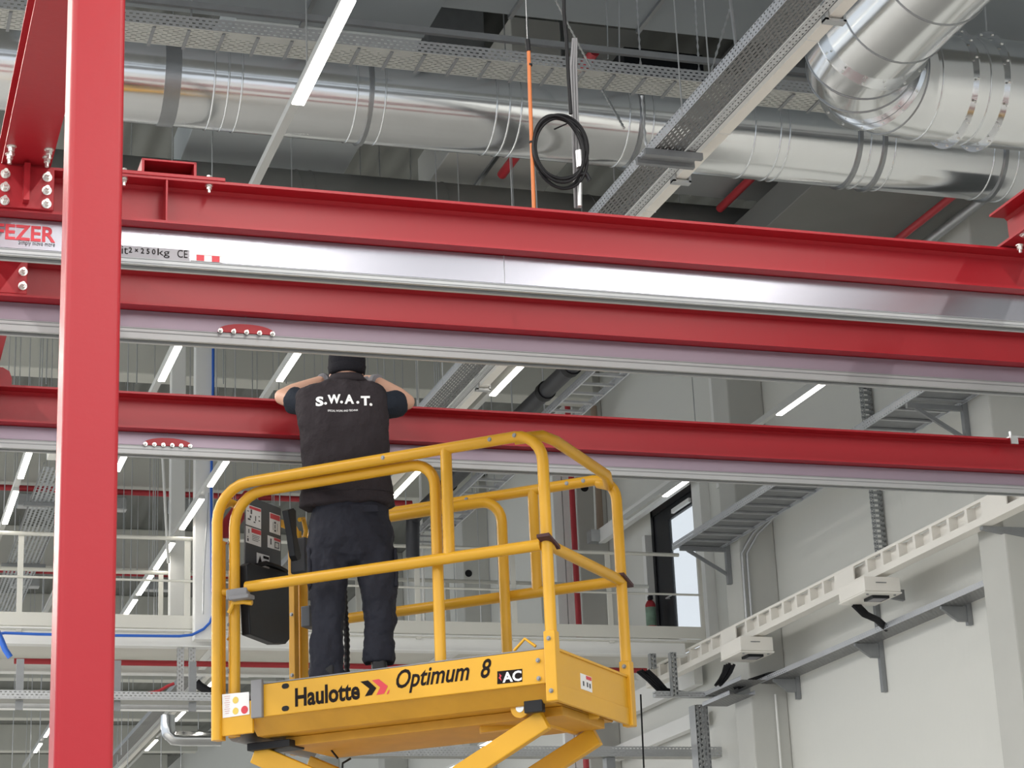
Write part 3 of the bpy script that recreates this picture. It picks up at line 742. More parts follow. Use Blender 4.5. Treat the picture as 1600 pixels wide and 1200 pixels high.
hb = MB(); hb.tube([p for p in ring(468.5, 616.5, 775, 0, .143, 2.5)]+[ring(468.5, 616.5, 775, 0, .143, 2.5)[0]], .003, 6); hb.build('hem_seam', VESTM, vo)
# collar
co = MB(); co.loft([ring(504, 578, 600, .012, .084, 2.1), ring(513, 570, 592, .018, .079, 2.1), ring(515, 568, 588, .02, .077, 2.1), ring(519, 564, 588, .02, .066, 2.1)]); cloth(co.build('collar', VESTM, vo, 180), 0, .004, .04)
# sleeves of the t-shirt
for (S, E_) in ((SHL, ELL), (SHR, ELR)):
    d = (E_-S); sl = MB(); sg = -1 if S is SHL else 1
    S0 = S-PU*sg*.06
    sl.tube([S0, S, S+d*.3, S+d*.55, S+d*.7], [.06, .072, .077, .078, .072], 20)
    o = sl.build('shirt_sleeve', TSHIRT, body, 180); o.modifiers.new('s', 'SUBSURF').render_levels = 2; cloth(o, 0, .016, .06)
# trousers
tr = MB()
tr.loft([ring(494, 604, 782, .0, .115, 2.4), ring(486, 608, 800, .0, .125, 2.4), ring(482, 612, 825, .0, .13, 2.4), ring(481, 616, 850, .0, .128, 2.4), ring(483, 619, 872, .0, .11, 2.4), ring(500, 604, 882, .0, .08, 2.4)])
tr.loft([ring(484, 549, 855, .0, .105, 2.3), ring(482, 547, 885, .0, .1, 2.2), ring(483, 543, 925, .0, .09, 2.2), ring(485, 541, 955, .0, .082, 2.2), ring(485, 537, 985, .0, .075, 2.2), ring(483, 536, 1010, .0, .075, 2.2), ring(484, 538, 1040, .0, .078, 2.2), ring(485, 540, 1072, .0, .08, 2.2)])
tr.loft([ring(552, 620, 860, .0, .105, 2.3), ring(557, 622, 890, .0, .1, 2.2), ring(563, 621, 925, .0, .09, 2.2), ring(568, 619, 950, .0, .085, 2.2), ring(568, 618, 975, .0, .078, 2.2), ring(567, 614, 995, .0, .072, 2.2), ring(565, 618, 1018, .0, .078, 2.2), ring(569, 616, 1036, .0, .075, 2.2)])
o = tr.build('trousers', TROU, body, 180); cloth(o, .008, .04, .095); o['label'] = 'dark navy cargo work trousers'
pk = MB(); a = PP(592, 905, -.02); pk.obox(PP(618, 890, 0), PU*.012, PV*.07, V(0, 0, .11)); pk.obox(PP(484, 890, 0), PU*.012, PV*.07, V(0, 0, .11))
cloth(pk.build('cargo_pocket', TROU, o, None, .01), .008, .01, .05)
pf = MB(); q = [PP(x, y, -.132) for x, y in ((546, 787), (590, 789), (592, 799), (552, 801))]; pf.loft([q, [p+PV*.012 for p in q]]); pf.build('pocket_flap', TROU, o, None, .003)
bl = MB(); bl.loft([ring(493, 605, 779, .0, .119, 2.4), ring(491.5, 606.5, 789, .0, .124, 2.4)]); bl.build('waistband', TROU, o, 180)
# shoes
for (px, dy) in ((512, 0), (593, .0)):
    c = PP(px, 1060, 0); c.z = ZF; sh = MB(); secs = []
    for a, w_, h_ in ((-.075, .026, .09), (-.065, .040, .15), (-.03, .045, .17), (.02, .043, .15), (.08, .048, .085), (.12, .052, .07), (.17, .044, .055), (.195, .02, .035)):
        secs.append([c+PV*a+PU*math.cos(t)*w_+V(0, 0, .001+h_/2+math.copysign(abs(math.sin(t))**.6, math.sin(t))*h_/2+.025*(1 if h_ else 0)) for t in [2*math.pi*k/16 for k in range(16)]])
    sh.loft(secs); so = sh.build('work_shoe', BLKP, body, 180)
    so.modifiers.new('s', 'SUBSURF').render_levels = 2
    sl = MB(); q = [c+PV*a+PU*w_+V(0, 0, .001) for a, w_ in ((-.08, -.02), (-.065, -.044), (.05, -.045), (.12, -.055), (.19, -.03), (.2, .0), (.19, .03), (.12, .055), (.05, .045), (-.065, .044), (-.08, .02))]
    sl.loft([q, [p+V(0, 0, .03) for p in q]]); sl.build('sole', BLK, so, None, .004)
# gloved hands closing on the beam edge
for (W_, H_, sg) in ((WRL, HL, 1), (WRR, HR, -1)):
    gl = MB(); d = (H_-W_).normalized(); up = V(0, 0, 1); sdv = d.cross(up).normalized()
    gl.tube([W_-d*.035, W_, W_+d*.02], [.038, .034, .033], 12)
    pc = W_+d*.055; gl.sphere(pc, .046, .040, .022, 14, 10, (d, sdv, up))
    for k, (ln, off) in enumerate(((.072, -.03), (.08, -.01), (.075, .01), (.06, .028))):
        b0 = pc+d*.034+sdv*off; b1_ = b0+d*ln*.5+up*.006; b2_ = b1_+d*ln*.3-up*.018; b3_ = b2_+d*ln*.08-up*.024
        gl.tube([b0, b1_, b2_, b3_], [.0115, .0105, .0098, .008], 8)
    b0 = pc-d*.01-sdv*.034*(-sg if False else 1); gl.tube([b0, b0-sdv*.022+d*.02-up*.008, b0-sdv*.026+d*.05-up*.012], [.013, .011, .009], 8)
    o = gl.build('work_glove', GLOV, body, 180); cloth(o, .0045, .003, .02)
# printing on the back of the vest
bpy.context.view_layer.update(); dg = bpy.context.evaluated_depsgraph_get()
bv = BVHTree.FromObject(vo, dg); off = Vector((PO.x, PO.y, ZF))
def on_vest(s, cx_, cy_, wpx, hpx, **k):
    c = PP(cx_, cy_, -.3); wv = wpx/290; m = fit_text(s, c, PU, V(0, 0, 1), wv, hpx/290, **k); q = []
    for v in m.v:
        h = bv.ray_cast(v-off, PV, 1.0); q.append((h[0]+off-PV*.006) if h[0] is not None else v+PV*.17)
    r = MB(); r.add(q, m.f); return r
let = MB()
for s, x, y, w_, h_ in (('S', 498.5, 612.5, 12.5, 17.5), ('.', 508, 616.5, 4.8, 4.8), ('W', 521.5, 609.5, 20.5, 16), ('.', 533.3, 614.5, 4.8, 4.8), ('A', 545.5, 609.5, 15, 16), ('.', 559, 614.5, 4.8, 4.8), ('T', 571, 611.5, 14.5, 16.5), ('.', 579.8, 617.5, 4.8, 4.8)):
    t_ = on_vest(s, x, y, w_, h_, bold=.045 if s != '.' else .0); let.add(t_.v, t_.f)
let.build('vest_lettering', INKW, vo)
on_vest('SPECIAL WORK AND TECHNIK', 535.5, 628, 48, 3.2, bold=.01).build('vest_lettering', INKW, vo)

# ------------------------------------------------------------------ ceiling services
# lamp rows (front-to-back) with 1.5 m fixtures at 8 m
LZ = 8.0
def XZ(px, py, Z): return P(px, py, Z=Z)
def obstacles():
    e = XZ(925, 38, 10.4); e2 = XZ(400, 32, 10.1)
    return [(XZ(655, 18, 10.4).x+.12, 10.6, 12.0, e.y, 10.4), (1.2, XZ(668, 50, 10.1).x, min(14.2, e2.y-1.5), e2.y, 10.1), (XZ(285, 240, 10.7).x, XZ(556, 240, 10.7).x, 17.0, 20.6, 10.7),
            (XZ(683, 265, 10.7).x, XZ(870, 275, 10.7).x, 17.2, 20.6, 10.7), (8.0, 10.7, 16.5, 19.4, 10.45), (8.95, 10.78, 16.6, 19.3, 9.75), (XZ(588, 260, 10.9).x, XZ(676, 260, 10.9).x, 18.2, 20.0, 11.2), (XZ(935, 90, 10.9).x, XZ(1062, 95, 10.9).x, 16.7, 17.6, 10.2), (-9, 10.9, DYc-DR-.05, DYc+DR+.05, None), (-9, 10.9, 19.5, 20.5, None), (6.6, 10.8, 12.7, 13.8, None)]
DYc, DZc, DR = 15.8, 9.44, .385
def htop(x, y):
    z = 11.985
    for (a, b, c, d, zz) in OBS:
        if a-.02 < x < b+.02 and c-.02 < y < d+.02:
            if zz is None: return None
            z = min(z, zz-.002)
    for yb in [28.75+6.02*i for i in range(9)]:
        if yb-.02 < y < yb+.44: z = min(z, 11.19)
    return z
OBS = obstacles()
def hanger(x, y, z, r_, par):
    t = htop(x, y)
    if t is None: y += .75; t = htop(x, y)
    if t: MB().tube([V(x, y, z), V(x, y, t)], r_, 6).build('hanger_rod', GALV, par, 60)
def lamp(x, y, label, ln=1.5, z=LZ, w_=.062):
    r_ = empty('strip_lamp', (x, y, z), label, 'lamp', 'lit strip lamps')
    MB().box(x-w_/2-.004, x+w_/2+.004, y-ln/2, y+ln/2, z+.012, z+.05).build('lamp_housing', LEDHOUSE, r_)
    if z < 7.9 or y > 46: hanger(x, y, z+.05, .006, r_)
    MB().box(x-w_/2, x+w_/2, y-ln/2+.01, y+ln/2-.01, z, z+.012).build('lamp_diffuser', LED, r_)
def trunk(x, y0, y1, label, z=LZ):
    r_ = empty('lamp_trunking', (x, y0, z+.05), label, 'trunking', 'lamp trunking rows')
    MB().box(x-.03, x+.03, y0, y1, z+.0505, z+.11).build('trunking_profile', LEDHOUSE, r_)
    y = y0+.8
    while y < y1: hanger(x, y, z+.10, .006, r_); y += 3.0
lamp(2.86, 12.33, 'large lit strip lamp high on the left, crossing in front of the round duct', 1.56, LZ, .085)
lamp(2.86, 18.62, 'lit strip lamp directly below the bolted rail joint, left of the white posts', 1.5)
lamp(2.86, 22.15, 'short lit strip lamp end just right of the red column, beside the lower rail', .9)
for y, t in ((18.45, 'small lit strip lamp just left of the worker\'s knit cap'), (22.35, 'lit strip lamp right of the blue cable, above the yellow rail corner'), (24.35, 'lit strip lamp between the two white hanger posts'),
             (26.5, 'lit strip lamp just above the thin walkway rails, left of the white posts'), (28.2, 'lit strip lamp crossing the walkway mid rail'), (29.7, 'small lit strip lamp just above the walkway toe board'),
             (42.9, 'far lit strip lamp at the bottom left, left of the red column'), (40.9, 'far lit strip lamp touching the left side of the red column low down')):
    lamp(3.97, y, t, 1.45 if y < 27 else 1.2)
lamp(1.865, 22.3, 'lit strip lamp left of the red column, upper one beside the mesh tray'); lamp(1.865, 24.35, 'lit strip lamp left of the red column, lower one beside the mesh tray')
lamp(1.865, 27.9, 'lit strip lamp at the left edge, the lowest of its row', 1.3)
lamp(6.15, 18.5, 'lit strip lamp beside the cream busbar right of the worker'); lamp(6.15, 22.5, 'lit strip lamp seen through the guard rail, right of the worker\'s hip')
lamp(6.15, 35.6, 'lit strip lamp low on the left, under the walkway between trays', 1.2); lamp(6.15, 38.9, 'lit strip lamp near the bent silver pipe', 1.2); lamp(6.15, 42.5, 'lowest lit strip lamp right of the red column', 1.4)
lamp(9.34, 18.62, 'lit strip lamp on the right, in front of the light wall'); lamp(9.36, 22.3, 'short lit strip lamp end above the black door', .8)
c = P(775, 1155, X=9.0); lamp(9.0, c.y, 'lit strip lamp seen between the scissor arms, upper one', 1.6, c.z); c2 = P(738, 1185, X=9.0); lamp(9.0, c2.y+.6, 'lit strip lamp seen between the scissor arms, lower one', 1.6, c2.z)
trunk(2.86, 12, 31, 'pale lamp trunking row running from the large lamp'); trunk(3.97, 17.7, 46, 'pale lamp trunking row through the middle left'); trunk(1.865, 21.5, 46, 'pale lamp trunking row at the far left')
trunk(6.15, 17.5, 46, 'pale lamp trunking row beside the cream busbar'); trunk(9.35, 17.8, 24, 'pale lamp trunking row by the right wall')

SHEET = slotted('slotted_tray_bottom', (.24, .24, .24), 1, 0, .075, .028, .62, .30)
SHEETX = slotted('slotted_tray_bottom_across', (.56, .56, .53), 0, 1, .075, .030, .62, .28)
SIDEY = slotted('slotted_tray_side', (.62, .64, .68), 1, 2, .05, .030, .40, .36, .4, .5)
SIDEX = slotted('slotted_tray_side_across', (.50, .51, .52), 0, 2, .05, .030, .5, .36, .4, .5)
STRUT = slotted('slotted_strut', (.34, .35, .35), 2, 0, .06, .04, .55, .45, .5, .5)
STRUTY = slotted('slotted_strut_side', (.34, .35, .35), 2, 1, .06, .04, .55, .45, .5, .5)
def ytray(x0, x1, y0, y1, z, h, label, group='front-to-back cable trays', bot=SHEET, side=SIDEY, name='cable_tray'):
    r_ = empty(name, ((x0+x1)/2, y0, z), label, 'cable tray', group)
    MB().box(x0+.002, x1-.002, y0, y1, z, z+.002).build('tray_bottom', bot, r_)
    if x0 < 9 and y0 < 40:
        y = max(y0+.5, 12.5)
        while y < min(y1, 34):
            for x in (x0, x1): hanger(x, y, z, .006, r_)
            y += 3.1
    for x, sg in ((x0, 1), (x1, -1)):
        m = MB(); m.box(x-.001, x+.001, y0, y1, z, z+h); m.box(x, x+sg*.012, y0, y1, z+h, z+h+.002); m.build('tray_side', side, r_)
    return r_
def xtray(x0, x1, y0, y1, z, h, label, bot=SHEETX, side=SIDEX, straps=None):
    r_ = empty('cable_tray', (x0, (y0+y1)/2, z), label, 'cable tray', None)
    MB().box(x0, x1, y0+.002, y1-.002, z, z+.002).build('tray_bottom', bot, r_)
    for y, sg in ((y0, 1), (y1, -1)):
        m = MB(); m.box(x0, x1, y-.001, y+.001, z, z+h); m.box(x0, x1, y, y+sg*.012, z+h, z+h+.002); m.build('tray_side', side, r_)
    if straps:
        x = x0+straps
        while x < x1:
            MB().box(x-.012, x+.012, y0+.03, y1+.02, z-.012, z-.001).build('cross_strap', GALVD, r_); x += straps
    return r_
# wide perforated tray in front of the round duct
xtray(.2, 9.0, 14.42, 14.74, 9.2, .10, 'wide perforated cable tray crossing in front of the long round duct', straps=.265)
tag(MB().box(.2, 9.0, 14.40, 14.44, 9.37, 9.42).build('support_channel', GALVD), 'dark galvanised channel running just above the wide perforated tray', 'channel')
# upper front-to-back tray with cream busbar
ft = ytray(5.48, 5.71, 6, 47, 7.9, .085, 'perforated cable tray running front to back beside the cream busbar, top right')
MB().box(5.725, 5.79, 6, 47, 7.899, 7.903).build('tray_flange', slotted('slotted_flange', (.62, .63, .64), 1, 0, .05, .033, .4, .3, .4, .5), ft)
MB().box(5.795, 5.80, 6, 47, 7.90, 7.96).build('tray_edge', GALVD, ft)
bb_ = empty('busbar_trunking', (5.97, 9, 8.0), 'cream busbar trunking running front to back beside the perforated tray', 'busbar')
MB().box(5.93, 6.02, 6, 47, 8.0, 8.15).build('busbar_housing', CREAM, bb_, None, .004)
MB().box(5.94, 6.04, 16.9, 25.2, 8.155, 8.5).build('upper_cover', CREAM, bb_, None, .004)
y = 8.4
while y < 34:
    MB().box(5.927, 6.023, y-.006, y+.006, 7.998, 8.152).build('housing_joint', WHT, bb_)
    y += 1.5
for (px, py) in ((1072, 272), (1318, 20), (783, 600)):
    y = P(px, py, Z=8.05).y
    m = MB(); m.box(5.90, 5.925, y-.03, y+.03, 7.97, 8.2); m.box(5.90, 6.05, y-.03, y+.03, 7.965, 7.985); m.box(6.03, 6.05, y-.03, y+.03, 7.97, 8.2); m.build('hanger_clamp', GALV, bb_)
# cross bracket under the tray near the coil
y = P(1030, 240, Z=7.9).y
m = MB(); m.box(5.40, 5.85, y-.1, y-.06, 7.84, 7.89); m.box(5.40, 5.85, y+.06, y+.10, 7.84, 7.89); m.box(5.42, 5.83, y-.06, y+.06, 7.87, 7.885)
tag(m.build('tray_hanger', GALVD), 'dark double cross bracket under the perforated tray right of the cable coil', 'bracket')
# ladder tray right of the worker
def ladder(x0, x1, y0, y1, z, h, step, label, group, side=SIDEY, rung=GALV, sheet=None, name='cable_ladder'):
    r_ = empty(name, ((x0+x1)/2, y0, z), label, 'cable tray', group)
    for x, sg in ((x0, 1), (x1, -1)):
        m = MB(); m.box(x-.001, x+.001, y0, y1, z, z+h); m.box(x, x+sg*.015, y0, y1, z, z+.002); m.box(x, x+sg*.015, y0, y1, z+h, z+h+.002); m.build('side_rail', side, r_)
    if x0 < 9:
        for y in (y0+1.9, y0+4.4, y0+7.2):
            for x in (x0, x1): hanger(x, y, z, .008, r_)
    y = y0+step/2
    while y < y1: MB().box(x0, x1, y-.02, y+.02, z+.008, z+.03).build('rung', rung, r_); y += step
    if sheet: MB().box(x0+.02, x1-.02, y0, y1, z+.034, z+.036).build('cable_layer', sheet, r_)
    return r_
ladder(6.9, 7.27, 16.5, 25.4, 8.0, .08, .3, 'galvanised cable ladder with bright rungs right of the worker, above the walkway', 'cable ladders')
ladder(10.12, 10.74, 15.0, 24.4, 7.78, .085, .35, 'wide cable ladder on wall brackets right of the black door', 'cable ladders', sheet=GALVD)
# wire mesh tray at the left
ytray(2.08, 2.48, 22.7, 31.5, 8.05, .05, 'grey mesh cable tray left of the red column', bot=slotted('mesh_tray', (.42, .45, .48), 1, 0, .12, .05, .8, .5, .5, .4, 0), side=GALVD)
c = P(70, 722, Z=8.2); tag(MB().box(2.1, 2.4, 22.3, 22.6, 8.1, 8.3).build('junction_box', WHT, None, None, .005), 'small white box at the near end of the mesh tray, left', 'box')
for i, yy in enumerate((24.2, 27.3)):
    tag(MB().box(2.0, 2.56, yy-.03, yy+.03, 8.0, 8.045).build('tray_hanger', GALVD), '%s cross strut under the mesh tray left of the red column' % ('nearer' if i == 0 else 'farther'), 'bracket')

# ducts -----------------------------------------------------------
def xduct(x0, x1, y, z, r_, label, rings, name='round_duct', mat=DUCT, rmat=DUCTR):
    t = empty(name, (x0, y, z-r_), label, 'duct')
    m = MB(); m.cyl((x0, y, z), (x1, y, z), r_, 64); m.build('duct_shell', mat, t, 50)
    for (x, k) in rings:
        if k == 's': m = MB(); m.tube([V(x, y+(r_+.001)*math.cos(a), z+(r_+.001)*math.sin(a)) for a in [2*math.pi*i/48 for i in range(49)]], .008, 6, False); m.build('seam_bead', mat, t, 180)
        elif k == 'c': m = MB(); m.ring((x, y, z), (1, 0, 0), r_, r_+.022, .035, 48); m.build('joint_clamp', rmat, t, 40)
        elif k == 'b': m = MB(); m.ring((x, y, z), (1, 0, 0), r_, r_+.006, .13, 48); m.build('hanger_band', rmat, t, 40)
    return t
DYc, DZc, DR = 15.8, 9.44, .385
def DX(px, py=160): return P(px, py, Y=DYc-.33).x
rg = []
for px, k in ((270, 'b'), (335, 's'), (357, 's'), (378, 's'), (558, 's'), (580, 'c'), (602, 's'), (775, 's'), (795, 's'), (813, 's'), (981, 's'), (1000, 'c'), (1018, 's'), (1175, 's'), (1214, 's'), (1228, 's')):
    rg.append((DX(px), k))
for px, k in ((1345, 'c'), (1362, 's'), (1383, 'c'), (1400, 's'), (1552, 's'), (1570, 'c'), (1590, 's')): rg.append((DX(px, 250), k))
dt = xduct(.0, 10.7, DYc, DZc, DR, 'long round spiral duct crossing the whole picture behind the perforated tray', rg)
xduct(1.0, 10.9, 20.0, 10.12, .46, 'dark insulated round duct far behind, just above the nearest red beam', [(P(px, 300, Y=19.6).x, 's') for px in (470, 492, 700, 930, 1250, 1520)], 'insulated_duct', INSUL, INSUL)
# big elbow duct upper right
ez, ey_, ex_, er, br = 8.78, 13.3, 7.08, .43, .72
def ring_pts(c, axis, r_, n=48):
    axis = axis.normalized(); e1 = axis.cross(V(0, 0, 1)).normalized(); e2 = V(0, 0, 1)
    return [c+e1*r_*math.cos(2*math.pi*i/n)+e2*r_*math.sin(2*math.pi*i/n) for i in range(n)]
et = empty('elbow_duct', (ex_, ey_, ez-er), 'big segmented round duct elbow at the upper right, with bolted flanges', 'duct')
cen = V(ex_+br, ey_-br, ez)
m = MB(); m.loft([ring_pts(V(ex_, 3, ez), V(0, 1, 0), er), ring_pts(V(ex_, cen.y, ez), V(0, 1, 0), er)]); m.build('straight_section', DUCT, et, 50)
segs = []
for k in range(6):
    a = math.pi/2*k/5
    c = cen+V(-math.cos(a), math.sin(a), 0)*br; ax = V(math.sin(a), math.cos(a), 0); segs.append((c, ax))
m = MB(); m.loft([ring_pts(c, ax, er) for c, ax in segs]); m.build('elbow_section', DUCT, et, 12)
for c, ax in segs[1:-1]:
    p = ring_pts(c, ax, er+.001); m = MB(); m.tube(p+[p[0]], .007, 6, False); m.build('seam_bead', DUCTR, et, 180)
m = MB(); m.loft([ring_pts(V(ex_+br, ey_, ez), V(1, 0, 0), er), ring_pts(V(XC-.1, ey_, ez), V(1, 0, 0), er)]); m.build('straight_section', DUCT, et, 50)
def flange(c, ax, nb=16):
    m = MB(); m.ring(c, ax, er-.01, er+.045, .012, 56); f = m.build('bolted_flange', DUCT, et, 30)
    e1 = ax.cross(V(0, 0, 1)).normalized()
    for k in range(nb):
        a = 2*math.pi*(k+.3)/nb; q = c+(e1*math.cos(a)+V(0, 0, 1)*math.sin(a))*(er+.024)
        m = MB(); m.cyl(q-ax*.016, q+ax*.016, .009, 6); m.build('bolt', BOLT, f)
flange(V(ex_, cen.y-.02, ez), V(0, 1, 0)); flange(V(P(1530, 160, Y=ey_-.4).x, ey_, ez), V(1, 0, 0)); flange(V(P(1578, 160, Y=ey_-.4).x, ey_, ez), V(1, 0, 0)); 
flange(segs[3][0], segs[3][1])
for px in (1478, 1552):
    p = ring_pts(V(P(px, 160, Y=ey_-.4).x, ey_, ez), V(1, 0, 0), er+.001); m = MB(); m.tube(p+[p[0]], .007, 6, False); m.build('seam_bead', DUCT, et, 180)
for yy in (12.2, 11.6, 10.6):
    p = ring_pts(V(ex_, yy, ez), V(0, 1, 0), er+.001); m = MB(); m.tube(p+[p[0]], .007, 6, False); m.build('seam_bead', DUCTR, et, 180)
# rectangular ducts high up
def rduct(x0, x1, y0, y1, z0, z1, label, mat=DUCTG, lines=()):
    r_ = empty('rectangular_duct', ((x0+x1)/2, (y0+y1)/2, z0), label, 'duct')
    MB().box(x0, x1, y0, y1, z0, z1).build('duct_casing', mat, r_, None, .01)
    for x in lines: MB().box(x-.02, x+.02, y0-.02, y1+.02, z0-.03, z1+.02).build('joint_frame', DUCTR, r_)
def XZ(px, py, Z): return P(px, py, Z=Z)
e = XZ(925, 38, 10.4)
rduct(XZ(655, 18, 10.4).x+.12, 10.6, 12.0, e.y, 10.4, 11.2, 'large flat grey rectangular duct at the top centre', lines=(XZ(800, 20, 10.4).x, XZ(1010, 30, 10.4).x))
e2 = XZ(400, 32, 10.1)
rduct(1.2, XZ(668, 50, 10.1).x, 14.2 if e2.y > 15 else e2.y-1.5, e2.y, 10.1, 10.75, 'blue grey rectangular duct at the top left, behind the big lamp', lines=(XZ(480, 20, 10.1).x,))
rduct(XZ(285, 240, 10.7).x, XZ(556, 240, 10.7).x, 17.0, 20.6, 10.7, 11.15, 'pale rectangular duct below the round duct, beside the large lamp trunking', paint('pale_duct', (.50, .53, .54), .55, .2, .05, 2))
rduct(XZ(683, 265, 10.7).x, XZ(870, 275, 10.7).x, 17.2, 20.6, 10.7, 11.15, 'pale rectangular duct under the round duct, left of the cable coil', paint('pale_duct_wide', (.58, .58, .55), .55, .2, .05, 2), lines=(XZ(760, 265, 10.7).x,))
rduct(XZ(588, 260, 10.9).x, XZ(676, 260, 10.9).x, 18.2, 20.0, 11.2, 11.8, 'dark grey duct box between the two pale ducts', GALVD)
rduct(XZ(935, 90, 10.9).x, XZ(1062, 95, 10.9).x, 16.7, 17.6, 10.2, 10.69, 'dark square opening box behind the flat duct, top centre', BLKP)
rduct(8.8, 10.7, 16.3, 19.4, 11.3, 11.9, 'added dark box in the upper right corner above the elbow', INSUL)  # added box, put in to make this part of the ceiling dark
rduct(8.0, 10.7, 16.5, 19.4, 10.45, 10.9, 'flat grey duct casing behind the long round duct, right of the cream busbar', paint('mid_grey_duct', (.30, .31, .31), .6, .1, .06, 2))
rduct(4.6, 4.9, 16.2, 27, 11.6, 11.99, 'pale ceiling box running front to back, top middle', CONC)
# red sprinkler pipes seen beyond the duct
def pipe(name, pts, r_, mat, label, cat, n=12, group=None, hang_z=None):
    m = MB().tube(pts, r_, n)
    if hang_z:
        c = Vector(pts[0]).lerp(Vector(pts[-1]), .5); m.tube([c+V(0, 0, r_*.5), V(c.x, c.y, hang_z)], .008, 6)
    o = m.build(name, mat, None, 50); tag(o, label, cat, group); return o
a, b_ = XZ(828, 245, 10.3), XZ(788, 294, 10.3); pipe('sprinkler_pipe', [V(a.x, 16.5, 10.5), V(a.x, 19.4, 10.5)], .05, PIPER, 'red sprinkler pipe seen below the round duct, left of the coil', 'pipe', hang_z=10.699)
a = XZ(1300, 70, 10.9)
a = XZ(1125, 290, 10.6); pipe('sprinkler_pipe', [V(a.x, 16.3, 10.35), V(a.x, 19.45, 10.35)], .045, PIPER, 'red sprinkler pipe crossing under the round duct, right of the cream busbar', 'pipe', hang_z=10.449)
rduct(8.95, 10.78, 16.6, 19.3, 9.75, 10.1, 'dark flat duct casing at the right edge above the nearest red beam', INSUL)
a = XZ(1465, 325, 9.6); pipe('sprinkler_pipe', [V(a.x, 16.3, 9.6), V(a.x, 19.4, 9.6)], .04, PIPER, 'red sprinkler pipe at the right, above the nearest red beam', 'pipe')
a = XZ(1512, 330, 9.6); pipe('conduit', [V(a.x, 16.3, 9.6), V(a.x, 19.4, 9.6)], .05, GALV, 'galvanised pipe beside the right sprinkler pipe, above the nearest red beam', 'pipe')
# black insulated pipe beside the ladder
pz = 8.12; a = XZ(862, 602, pz); b_ = XZ(640, 850, pz); xx = (a.x+b_.x)/2
bp2 = empty('insulated_pipe', (xx, 17, pz-.1), 'black insulated pipe running front to back beside the cable ladder', 'pipe')
MB().tube([V(a.x, 17, pz), V(a.x, 24.4, pz)], .085, 16).build('pipe_shell', BLKPIPE, bp2, 50)
for yy in (18.5, 19.3, 21.6, 22.9): MB().tube([V(a.x, yy, pz), V(a.x, yy+.1, pz)], .1, 16).build('pipe_collar', BLK, bp2, 50)
MB().tube([V(a.x, 24.3, pz), V(a.x-.02, 24.5, pz-.05), V(a.x-.02, 24.55, pz-.5)], .085, 14).build('pipe_bend', BLKPIPE, bp2, 60)

# hanging rods, chains and cables -----------------------------------
def hang(kind, pts, label, r_=.008, mat=GALV):
    pts = [Vector(p) for p in pts]
    q0 = pts[0]; _d = q0-CC; _py = 600-FPX*_d.dot(CU)/_d.dot(CF)
    if _py < 45 and kind != 'chain' and htop(q0.x, q0.y): pts = [V(q0.x, q0.y, htop(q0.x, q0.y))]+pts
    if kind == 'chain':
        q = []
        for a, b in zip(pts[:-1], pts[1:]):
            n = max(6, int((a-b).length/.035)); q += [a.lerp(b, i/n) for i in range(n)]
        q.append(pts[-1]); n = len(q)-1
        m = MB(); m.tube(q, [r_*.55 if i % 2 else r_*1.5 for i in range(n+1)], 6)
        o = m.build('hanging_chain', mat, None, 60); tag(o, label, 'chain', 'hanging chains')
    else:
        m = MB(); m.tube(pts, r_, 6); o = m.build('hanging_rod', mat, None, 60); tag(o, label, 'rod', 'thin hanging rods')
hang('chain', [P(995, 0, Y=14.55), P(1002, 118, Y=14.55)], 'steel chain hanging from the top to the wide perforated tray')
hang('chain', [P(1003, 150, Y=13.0), P(1009, 228, Y=13.0)], 'short steel chain pair in front of the round duct, above the cross bracket', .009)
hang('chain', [P(868, 0, Y=13.4), P(921, 102, Y=14.3)], 'slanting steel chain right of the black hanging cable, top')
hang('chain', [P(942, 142, Y=13.6), P(975, 200, Y=13.0)], 'slanting steel chain in front of the round duct, right of the coil')
hang('chain', [P(1086, 0, Y=14.5), P(1093, 122, Y=14.5)], 'steel chain hanging left of the big perforated tray, top')
hang('chain', [P(1140, 15, Y=14.0), P(1109, 118, Y=14.0)], 'slanting steel chain near the thick rod at the top')
hang('rod', [P(1141, 0, Y=12.6), P(1150, 72, Y=12.6)], 'thick galvanised rod reaching down to the big perforated tray, top', .014)
hang('rod', [P(949, 40, Y=14.7), P(950, 92, Y=14.7)], 'thin short rod above the wide tray, right of the slanting chain', .006)
hang('rod', [P(967, 10, Y=14.5), P(968, 112, Y=14.5)], 'thin rod holding the wide tray at its dark hanger', .007)
hang('rod', [P(1538, 0, Y=13.3), P(1543, 70, Y=13.3)], 'thin rod holding the elbow duct, top right', .009)
hang('rod', [P(299, 0, Y=14.5), P(299, 30, Y=14.5)], 'thin bright rod above the wide tray, left', .008)
hang('chain', [P(252, 530, Y=20), P(252, 535, Y=20)], 'chain link below the rail', .006) if False else None
k = 0
rodp = [(23, 525, 640, 24), (62, 525, 640, 26), (73, 525, 600, 25), (338, 545, 640, 21), (349, 545, 600, 23), (214, 532, 600, 24), (447, 550, 600, 28), (590, 556, 600, 24), (616, 558, 600, 23), (651, 560, 625, 22), (683, 565, 625, 22),
        (22, 705, 800, 30), (205, 715, 985, 31), (233, 715, 985, 33), (242, 715, 985, 29), (215, 715, 985, 35), (352, 730, 790, 27), (395, 728, 776, 26), (437, 728, 790, 25), (453, 728, 800, 29), (20, 1120, 1200, 40), (48, 1110, 1200, 41), (62, 1110, 1200, 43), (200, 1110, 1200, 41), (184, 1110, 1200, 43), (175, 1110, 1200, 45),
        (660, 745, 995, 25.5), (637, 790, 995, 25.8), (748, 745, 995, 25.6), (778, 770, 995, 25.9), (283, 1110, 1200, 40), (252, 1110, 1200, 39), (310, 1090, 1140, 38), (245, 870, 985, 32), (190, 1110, 1180, 39)]
rl = ['left edge', 'lower left']
